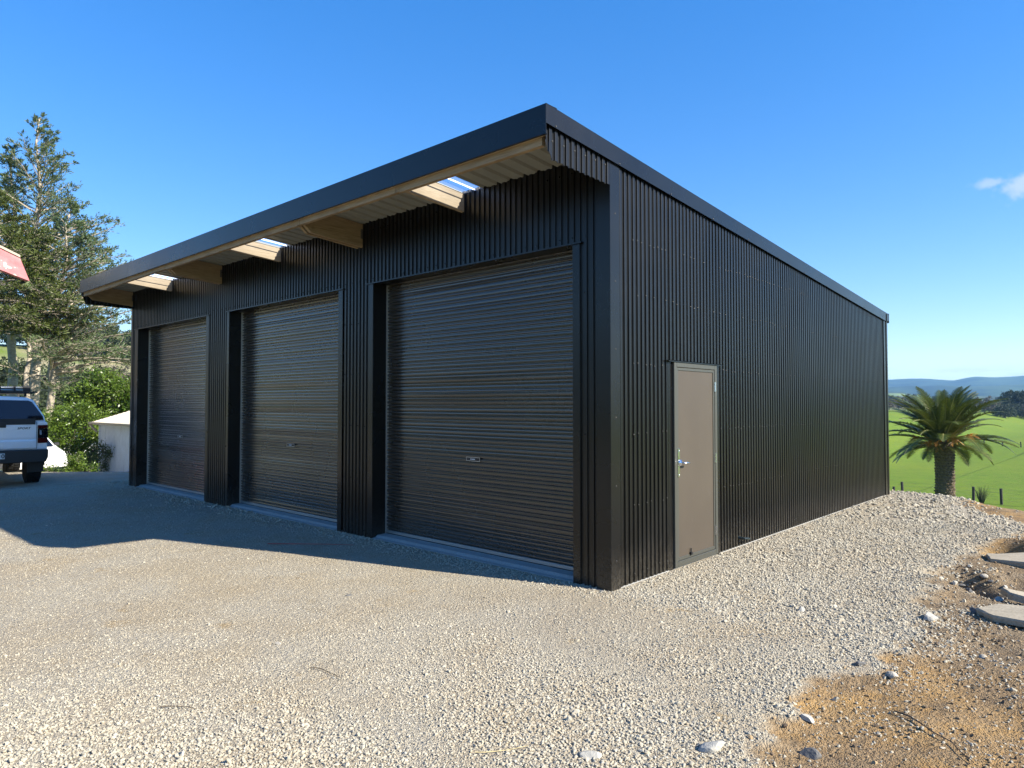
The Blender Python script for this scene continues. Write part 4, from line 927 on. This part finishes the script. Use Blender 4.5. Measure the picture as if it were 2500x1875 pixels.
# gravel track between the brow and the paddock
mroad = Mat('grey_track', (.3, .3, .3), .9); mroad.color(mroad.mix(mroad.noise(2, 5), (.24, .24, .25), (.36, .36, .36)))
c0, c1 = ground_at(2380, 50), ground_at(2720, 44); b = MB(); dirv = (c1 - c0).normalized(); sd2 = Vector((-dirv.y, dirv.x, 0)); pv = None
for i in range(41):
    c_ = c0 + (c1 - c0) * (i / 40 * 1.3); row_ = [Vector((c_.x, c_.y, 0)) + sd2 * w for w in (-1.3, -.4, .4, 1.3)]
    row_ = [(q_.x, q_.y, hz(q_.x, q_.y) + .05) for q_ in row_]
    if pv: b.add(pv + row_, [(j, j + 1, 5 + j, 4 + j) for j in range(3)])
    pv = row_
tag(b.build('road', mroad.m), kind='structure')
# tuft of rushes by the fence
p_ = ground_at(2392, 54.5); b = MB()
for k in range(90):
    a = random.uniform(0, 6.28); l = random.uniform(.7, 1.5); t_ = Vector((math.cos(a), math.sin(a), 0)) * random.uniform(.1, .75); b.tube([(t_.x * .15, t_.y * .15, 0), (t_.x * .5, t_.y * .5, l * .6), (t_.x, t_.y, l)], [.012, .01, .004], 3, cap=False)
tag(b.build('rush_clump', M['darkleaf'], loc=p_), 'spiky clump of rushes growing beside a fence post', 'plant')

# ------------------------------------------------------------------ small white shed
sp = at(247, 26.2); sp.z = -1.08
shed = empty('small_shed', sp, 0, 'small white weatherboard shed with flaking paint and a pale hip roof', 'shed')
SW, SDp, SH = 5.2, 4.0, 1.98
k = 0; xx = 0.0
while xx < SW - .01:
    x2 = min(xx + .16, SW); dd = random.uniform(0, .008)
    part('wall_board', 'whitewall', lambda b: b.box(xx + .003, x2 - .003, -.02 - dd, 0, 0, SH), shed); xx = x2
part('wall', 'whitewall', lambda b: b.box(0, SW, 0, SDp, -.3, SH), shed)
part('corner_trim', 'whitewall', lambda b: b.box(-.03, .07, -.05, -.03, 0, SH).box(-.05, -.03, -.05, .05, 0, SH), shed)
def hip(b):
    o = .22; z0 = SH + .02; z1 = SH + .98; a = SDp / 2
    P_ = [(-o, -o, z0), (SW + o, -o, z0), (SW + o, SDp + o, z0), (-o, SDp + o, z0), (a + .3, a, z1), (SW - a - .3, a, z1)]
    b.add(P_, [(0, 1, 5, 4), (1, 2, 5), (2, 3, 4, 5), (3, 0, 4), (0, 3, 2, 1)])
part('roof', 'shedroof', hip, shed)
rc = MB()
for i in range(46):
    x = -.2 + i * .122; t_ = min(1, min((x + .22) / 2.3, (SW + .22 - x) / 2.3)); rc.tube([(x, -.22, SH + .03), (x, -.22 + 2.2 * t_, SH + .03 + .96 * t_)], .012, 4, cap=False)
tag(rc.build('roof_ribs', M['shedroof'], shed), kind='stuff')
part('gutter', 'trim', lambda b: b.prism([(-.22, SH - .06), (-.33, SH - .05), (-.35, SH + .03), (-.22, SH + .03)], 'x', -.30, SW + .3), shed)
part('downpipe', 'trim', lambda b: b.tube([(-.24, -.28, SH - .05), (-.20, -.20, SH - .2), (-.10, -.08, SH - .34)], .045, 8), shed)
pp_ = [at(236, 24.6), at(262, 24.3), at(290, 23.6), at(318, 23.0), at(345, 22.6)]
tag(MB().tube([(p.x, p.y, hz(p.x, p.y) + .07 + h_) for p, h_ in zip(pp_, (0, .02, .16, .20, .05))], .035, 8).build('black_hose', M['pipeblack']), 'thick black hose lying at the foot of the small white shed', 'hose')

# ------------------------------------------------------------------ red barn at the left edge
bp = at(0, 20.5); bp.z = -.2
barn = empty('red_barn', bp, YAW + R(37), 'barn at the left edge with a faded red sheet hood sticking into view', 'barn')
def bz(py, D=20.5): return CZ + (989 - py) / FPX * D + .2
X = lambda px: px / 102.0
XL = -3.5; ZT, ZB = bz(468), bz(556)
part('hood', 'redpaint', lambda b: b.hexa([(XL, .10, ZB), (X(68), .10, bz(681)), (X(60), .30, bz(681)), (XL, .30, ZB), (XL, .42, ZT), (X(43), .42, bz(620)), (X(38), .60, bz(620)), (XL, .60, ZT)]), barn)
part('hood_cap', 'trim', lambda b: b.hexa([(XL, .38, ZT), (X(44), .38, bz(620)), (X(38), .62, bz(620)), (XL, .62, ZT), (XL, .38, ZT + .08), (X(44), .38, bz(620) + .07), (X(38), .62, bz(620) + .07), (XL, .62, ZT + .08)]), barn)
part('wall', 'oldboard', lambda b: b.box(-6, -.9, 1.0, 8, -.4, bz(640) - .1), barn)
part('roof', 'shedroof', lambda b: b.prism([(-6.4, bz(620)), (-.35, bz(650)), (-3.3, bz(640) + 1.6)], 'y', .62, 8.3), barn)

# ------------------------------------------------------------------ vehicles
def loft(b, st):
    """st: list of (y, [(x,z)...]) closed outlines"""
    n = len(st[0][1]); b.add([(x, y, z) for y, o in st for x, z in o], [(i * n + k, i * n + (k + 1) % n, (i + 1) * n + (k + 1) % n, (i + 1) * n + k) for i in range(len(st) - 1) for k in range(n)] + [tuple(range(n))[::-1], tuple((len(st) - 1) * n + k for k in range(n))])
def wheel(parent, x, y, r, w, s):
    wv = empty('wheel', (x, y, r), 0, parent=parent)
    b = MB().lathe([(r * .62, -w / 2), (r * .90, -w / 2), (r * .985, -w * .40), (r, -w * .25), (r, w * .25), (r * .985, w * .40), (r * .90, w / 2), (r * .62, w / 2)], 'x', (0, 0, 0), 28)
    for k in range(28):
        a = 2 * math.pi * k / 28
        for q_ in (-1, 1):
            c_, s_ = math.cos(a + q_ * .05), math.sin(a + q_ * .05); u = Vector((0, c_, s_)); t_ = Vector((0, -s_, c_)); o_ = u * r * .99 + Vector((q_ * w * .24, 0, 0))
            X_ = Vector((w * .2, 0, 0)); b.hexa([o_ - X_ - t_ * .022, o_ + X_ - t_ * .022, o_ + X_ + t_ * .022, o_ - X_ + t_ * .022] + [v + u * .014 for v in (o_ - X_ - t_ * .022, o_ + X_ - t_ * .022, o_ + X_ + t_ * .022, o_ - X_ + t_ * .022)])
    b.build('tyre', M['rubber'], wv, smooth=False)
    MB().lathe([(.0, s * w * .30), (r * .2, s * w * .34), (r * .55, s * w * .25), (r * .64, s * w * .46)], 'x', (0, 0, 0), 20).build('rim', M['alu'], wv)
def text(body, size, mat, parent, loc, rot, name='lettering', ext=.002, bold=0.0, sx_=1.0, shear=0.0):
    cu = bpy.data.curves.new(name, 'FONT'); cu.body = body; cu.size = size; cu.extrude = ext; cu.align_x = 'CENTER'; cu.align_y = 'CENTER'; cu.offset = bold; cu.shear = shear; cu.resolution_u = 3
    tmp = bpy.data.objects.new('tmp', cu); COL.objects.link(tmp); dg = bpy.context.evaluated_depsgraph_get(); me = bpy.data.meshes.new_from_object(tmp.evaluated_get(dg)); bpy.data.objects.remove(tmp)
    me.name = name; me.materials.clear(); me.materials.append(mat); o = link(name, me, parent, loc); o.rotation_euler = rot; o.scale = (sx_, 1, 1); return o
# pickup seen from behind; local +y is its front, x to its right, rear face at y=0
TP = at(121, 15.0); TH = YAW + R(42)
rdir_ = Vector((math.cos(TH), math.sin(TH), 0)); tloc = TP - rdir_ * .955; tloc.z = hz(tloc.x - 1.3, tloc.y - .2) - .0
tk = empty('pickup_truck', tloc, TH, 'white pickup truck with canopy and loaded roof rack, parked rear towards the camera', 'pickup truck')
def sec(hw, z0, z1, tb=0.0, ch=.06):
    return [(-hw, z0), (hw, z0), (hw, z1 - ch), (hw - ch - tb, z1), (-hw + ch + tb, z1), (-hw, z1 - ch)]
def bodyf(b):
    loft(b, [(.03, sec(.90, .80, 1.36)), (.0, sec(.905, .84, 1.20)), (.012, sec(.93, .80, 1.375, 0, .03)), (.12, sec(.945, .62, 1.38, 0, .03)), (1.9, sec(.945, .50, 1.38)), (3.9, sec(.945, .48, 1.32, .02)), (4.3, sec(.93, .48, 1.24, .04)), (5.15, sec(.88, .50, 1.14, .08)), (5.35, sec(.74, .55, 1.0, .1))][2:])
part('body', 'whitepaint', bodyf, tk, smooth=False, bevel=.012)
def tailg(b):
    pr = [(.0, .80), (-.018, .83), (-.022, .97), (-.004, 1.005), (-.012, 1.05), (-.014, 1.30), (.004, 1.372), (.03, 1.375), (.03, .80)]
    b.prism(pr, 'x', -.73, .73)
part('tailgate', 'whitepaint', tailg, tk, bevel=.004)
part('tailgate_gap', 'black', lambda b: b.box(.73, .738, -.002, .02, .80, 1.37).box(-.738, -.73, -.002, .02, .80, 1.37), tk)
rk = lambda z: .02 + max(0, z - 1.40) * .42
def canopy(b):
    o1 = [(-.90, 1.37), (.90, 1.37), (.875, 1.50), (.70, 1.84), (.58, 1.905), (0, 1.935), (-.58, 1.905), (-.70, 1.84), (-.875, 1.50)]
    o2 = [(x * .985, 1.375 + (z - 1.37) * .975) for x, z in o1]
    o3 = [(-.90, 1.37), (.90, 1.37), (.885, 1.50), (.74, 1.86), (.60, 1.93), (0, 1.955), (-.60, 1.93), (-.74, 1.86), (-.885, 1.50)]
    n = 9; vs = [(x, rk(z), z) for x, z in o2] + [(x, rk(z) + .035, z) for x, z in o1] + [(x, .6, z) for x, z in o1] + [(x, 1.75, z) for x, z in o3]
    b.add(vs, [(i * n + k, i * n + (k + 1) % n, (i + 1) * n + (k + 1) % n, (i + 1) * n + k) for i in range(3) for k in range(n)] + [tuple(range(n))[::-1], tuple(3 * n + k for k in range(n))])
part('canopy', 'whitepaint', canopy, tk, bevel=.01)
def cab(b): loft(b, [(1.80, [(-.90, 1.30), (.90, 1.30), (.72, 1.84), (.58, 1.90), (-.58, 1.90), (-.72, 1.84)]), (3.0, [(-.90, 1.25), (.90, 1.25), (.70, 1.82), (.56, 1.88), (-.56, 1.88), (-.70, 1.82)]), (3.95, [(-.88, 1.22), (.88, 1.22), (.80, 1.26), (.72, 1.29), (-.72, 1.29), (-.80, 1.26)])])
part('cab', 'whitepaint', cab, tk)
def rearwin(b):
    pl = [(-.86, 1.415), (.86, 1.415), (.845, 1.50), (.665, 1.805), (.60, 1.835), (0, 1.85), (-.60, 1.835), (-.665, 1.805), (-.845, 1.50)]; n = 9
    b.add([(x, rk(z) - .010, z) for x, z in pl] + [(x, rk(z) + .02, z) for x, z in pl], [tuple(range(n))[::-1], tuple(range(n, 2 * n))] + [(i, (i + 1) % n, n + (i + 1) % n, n + i) for i in range(n)])
part('rear_window', 'glass_dark', rearwin, tk)
for s in (-1, 1): part('side_window', 'glass_dark', lambda b: b.hexa([(s * .902, .35, 1.46), (s * .885, .35, 1.5), (s * .885, 1.6, 1.5), (s * .902, 1.6, 1.46), (s * .80, .45, 1.74), (s * .79, .45, 1.74), (s * .80, 1.5, 1.76), (s * .81, 1.5, 1.76)]), tk)
def lampf(s, z0, z1, m_, y=-.022, x0=.752, x1=.945): part('tail_light' if m_ != 'clearlens' else 'reverse_light', m_, lambda b: b.hexa([(s * x0, y, z0), (s * x1, y + .03, z0), (s * (x1 + .004), .14, z0), (s * x0, .03, z0), (s * x0, y, z1), (s * (x1 - .01), y + .03, z1), (s * x1, .14, z1), (s * x0, .03, z1)]), tk, bevel=.006)
for s in (-1, 1):
    lampf(s, .925, 1.03, 'redlens'); lampf(s, 1.24, 1.31, 'redlens'); lampf(s, 1.032, 1.238, 'glass_dark'); lampf(s, 1.10, 1.20, 'clearlens', -.026, .79, .86)
part('bumper', 'black', lambda b: b.prism([(-.90, .52), (.90, .52), (.94, .62), (.94, .79), (-.94, .79), (-.94, .62)], 'y', -.10, .10), tk, bevel=.015)
part('undertray', 'black', lambda b: b.box(-.62, .62, -.02, 5.0, .34, .56).box(-.15, .15, -.08, .3, .30, .42), tk)
part('tow_bar', 'alu', lambda b: b.box(-.03, .03, -.16, .0, .40, .46).tube([(0, -.14, .46), (0, -.14, .52)], .022, 8), tk)
part('tailgate_handle', 'black', lambda b: b.box(-.24, .20, -.026, -.010, 1.265, 1.368), tk, bevel=.01)
part('badge', 'glass_dark', lambda b: b.lathe([(.105, -.030), (.115, -.022), (.115, -.010)], 'y', (0, 0, 0), 28), tk)
bd = tk.children[-1]; bd.scale = (1.15, 1, .56); bd.location = (-.005, 0, 1.135)
part('badge_rim', 'alu', lambda b: b.tube([(.122 * math.cos(2 * math.pi * i / 28), -.024, .062 * math.sin(2 * math.pi * i / 28)) for i in range(29)], .004, 5, cap=False), tk); tk.children[-1].location = (-.005, 0, 1.135)
part('number_plate', 'plate', lambda b: b.box(-.18, .18, -.112, -.101, .615, .735), tk, bevel=.003)
text('810', .118, M['black'], tk, (.088, -.1135, .672), (math.pi / 2, 0, 0), 'plate_number', .001, .003)
text('SPORT', .062, M['black'], tk, (.505, -.0155, 1.245), (math.pi / 2, 0, 0), 'lettering', .0015, .001, 1.25, .25)
for i, ch in enumerate('RANGER'): text(ch, .115, M['whitepaint'], tk, (-.625 + i * .25, -.0225, .902), (math.pi / 2, 0, 0), 'embossed_letter', .004, .002, 1.6)
for s in (-1, 1):
    wheel(tk, s * .80, 1.10, .405, .285, s); wheel(tk, s * .80, 4.37, .405, .285, s)
    part('mudflap', 'black', lambda b: b.box(s * .80 - .15, s * .80 + .15, .58, .60, .26, .56), tk)
    part('wheel_arch', 'black', lambda b: b.tube([(s * .945, 1.10 + .50 * math.cos(t_), .405 + .50 * math.sin(t_)) for t_ in np.linspace(0, math.pi, 12)], .035, 6), tk)
    part('mirror', 'black', lambda b: b.box(s * .95, s * 1.12, 3.45, 3.6, 1.28, 1.46), tk, bevel=.03)
# rack and the load on it
def rack(b):
    for y in (.45, 1.55): b.box(-.66, .70, y, y + .06, 1.985, 2.015).box(-.60, -.56, y, y + .06, 1.92, 1.99).box(.56, .60, y, y + .06, 1.92, 1.99)
    b.box(-.66, .78, .30, .36, 2.0, 2.03)
part('roof_rack', 'black', rack, tk, bevel=.004)
ld = empty('roof_load', tloc + Matrix.Rotation(TH, 3, 'Z') @ Vector((0, .40, 2.033)), TH, 'bundle of silver tubes and cases strapped on the roof rack of the white pickup', 'roof load')
part('tool_case', 'alu', lambda b: b.box(-.60, .50, 0, .9, .0, .055).box(-.55, .48, .02, .9, .058, .10), ld, bevel=.008)
for z, y in ((.025, -.045), (.075, -.035)): part('tube', 'alu', lambda b: b.tube([(-.62, y, z), (.52, y, z)], .026, 12), ld, smooth=True)
part('end_box', 'black', lambda b: b.box(.50, .66, -.06, .8, -.0, .12), ld, bevel=.012)
for x in (-.28, .10, .36): part('strap', 'black', lambda b: b.box(x, x + .03, -.075, .92, -.003, .112), ld)
# white hatchback, only its nose shows past the pickup
def hatch(loc, rz, label, s=1.0):
    h = empty('parked_car', loc, rz, label, 'car')
    # local +x is the front; y across
    side = [(-1.75, .30), (-1.2, .22), (1.3, .22), (1.80, .24), (1.88, .40), (1.84, .58), (1.70, .70), (1.45, .80), (.85, .93), (.72, .97), (-.95, 1.0), (-1.55, .96), (-1.82, .80), (-1.85, .45)]
    def bd_(b):
        n = len(side); L_ = []
        for y, k, z_ in ((-.84, .97, 0), (-.80, 1, 0), (.80, 1, 0), (.84, .97, 0)):
            L_ += [(x * k, y, .6 + (z - .6) * k) for x, z in side]
        b.add(L_, [(i * n + j, i * n + (j + 1) % n, (i + 1) * n + (j + 1) % n, (i + 1) * n + j) for i in range(3) for j in range(n)] + [tuple(range(n))[::-1], tuple(3 * n + j for j in range(n))])
    part('body', 'whitepaint', bd_, h, bevel=.02)
    part('cabin', 'whitepaint', lambda b: b.hexa([(-1.60, -.80, .95), (.85, -.80, .93), (.85, .80, .93), (-1.60, .80, .95), (-1.25, -.62, 1.46), (.10, -.62, 1.46), (.10, .62, 1.46), (-1.25, .62, 1.46)]), h, bevel=.04)
    for q_ in (-1, 1):
        part('side_window', 'glass_dark', lambda b: b.hexa([(-1.30, q_ * .800, 1.0), (.58, q_ * .800, .98), (.58, q_ * .77, .98), (-1.30, q_ * .77, 1.0), (-1.10, q_ * .655, 1.40), (.05, q_ * .655, 1.40), (.05, q_ * .62, 1.40), (-1.10, q_ * .62, 1.40)]), h)
        part('mirror', 'black', lambda b: b.box(.52, .62, q_ * .80, q_ * .98, .95, 1.07), h, bevel=.02)
        part('headlight', 'clearlens', lambda b: b.hexa([(1.62, q_ * .60, .60), (1.80, q_ * .60, .58), (1.66, q_ * .85, .60), (1.50, q_ * .85, .62), (1.58, q_ * .60, .70), (1.72, q_ * .60, .69), (1.60, q_ * .845, .71), (1.46, q_ * .845, .72)]), h)
        wheel(h, 0, 0, .29, .18, 1)
        w = h.children[-1]; w.location = (1.12, q_ * .76, .29); w.rotation_euler = (0, 0, math.pi / 2 * (q_))
        part('wheel_arch', 'black', lambda b: b.tube([(1.12 + .34 * math.cos(t_), q_ * .838, .29 + .34 * math.sin(t_)) for t_ in np.linspace(0, math.pi, 12)], .022, 6), h)
        wheel(h, 0, 0, .29, .18, 1); w = h.children[-1]; w.location = (-1.22, q_ * .76, .29); w.rotation_euler = (0, 0, math.pi / 2 * q_)
    part('windscreen', 'glass_dark', lambda b: b.hexa([(.88, -.70, .955), (.88, .70, .955), (.84, .70, .955), (.84, -.70, .955), (.14, -.56, 1.43), (.14, .56, 1.43), (.10, .56, 1.43), (.10, -.56, 1.43)]), h)
    part('door_line', 'black', lambda b: b.box(.62, .628, -.842, -.836, .30, .95), h); h.scale = (s, s, s); return h
cp = at(86, 24.6); hd = YAW + R(-38)
cp = cp - Vector((math.cos(hd), math.sin(hd), 0)) * 1.15; cp.z = -.88
hatch(cp, hd, 'white hatchback parked behind the pickup, only its nose and mirror showing', 1.0)
cp = at(178, 36.5); cp.z = -1.45
hatch(cp, YAW + R(18), 'white car half hidden by bushes, farther off than the hatchback', 1.05)

# ------------------------------------------------------------------ air
me = bpy.data.meshes.new('haze'); b = MB().box(-7400, 7400, -7400, 7400, -12, 215); me.from_pydata(b.v, [], b.f); me.update()
mz = bpy.data.materials.new('air'); mz.use_nodes = True; nt = mz.node_tree; nt.nodes.clear(); out = nt.nodes.new('ShaderNodeOutputMaterial'); pv_ = nt.nodes.new('ShaderNodeVolumePrincipled')
pv_.inputs['Color'].default_value = (.30, .60, 1, 1); pv_.inputs['Density'].default_value = 1.25e-4; pv_.inputs['Anisotropy'].default_value = .1
nt.links.new(pv_.outputs[0], out.inputs['Volume']); me.materials.append(mz); tag(link('haze', me), kind='stuff')
# nothing may keep a placeholder label
for o in list(bpy.data.objects):
    if o.get('label') == '-': bpy.data.objects.remove(o)
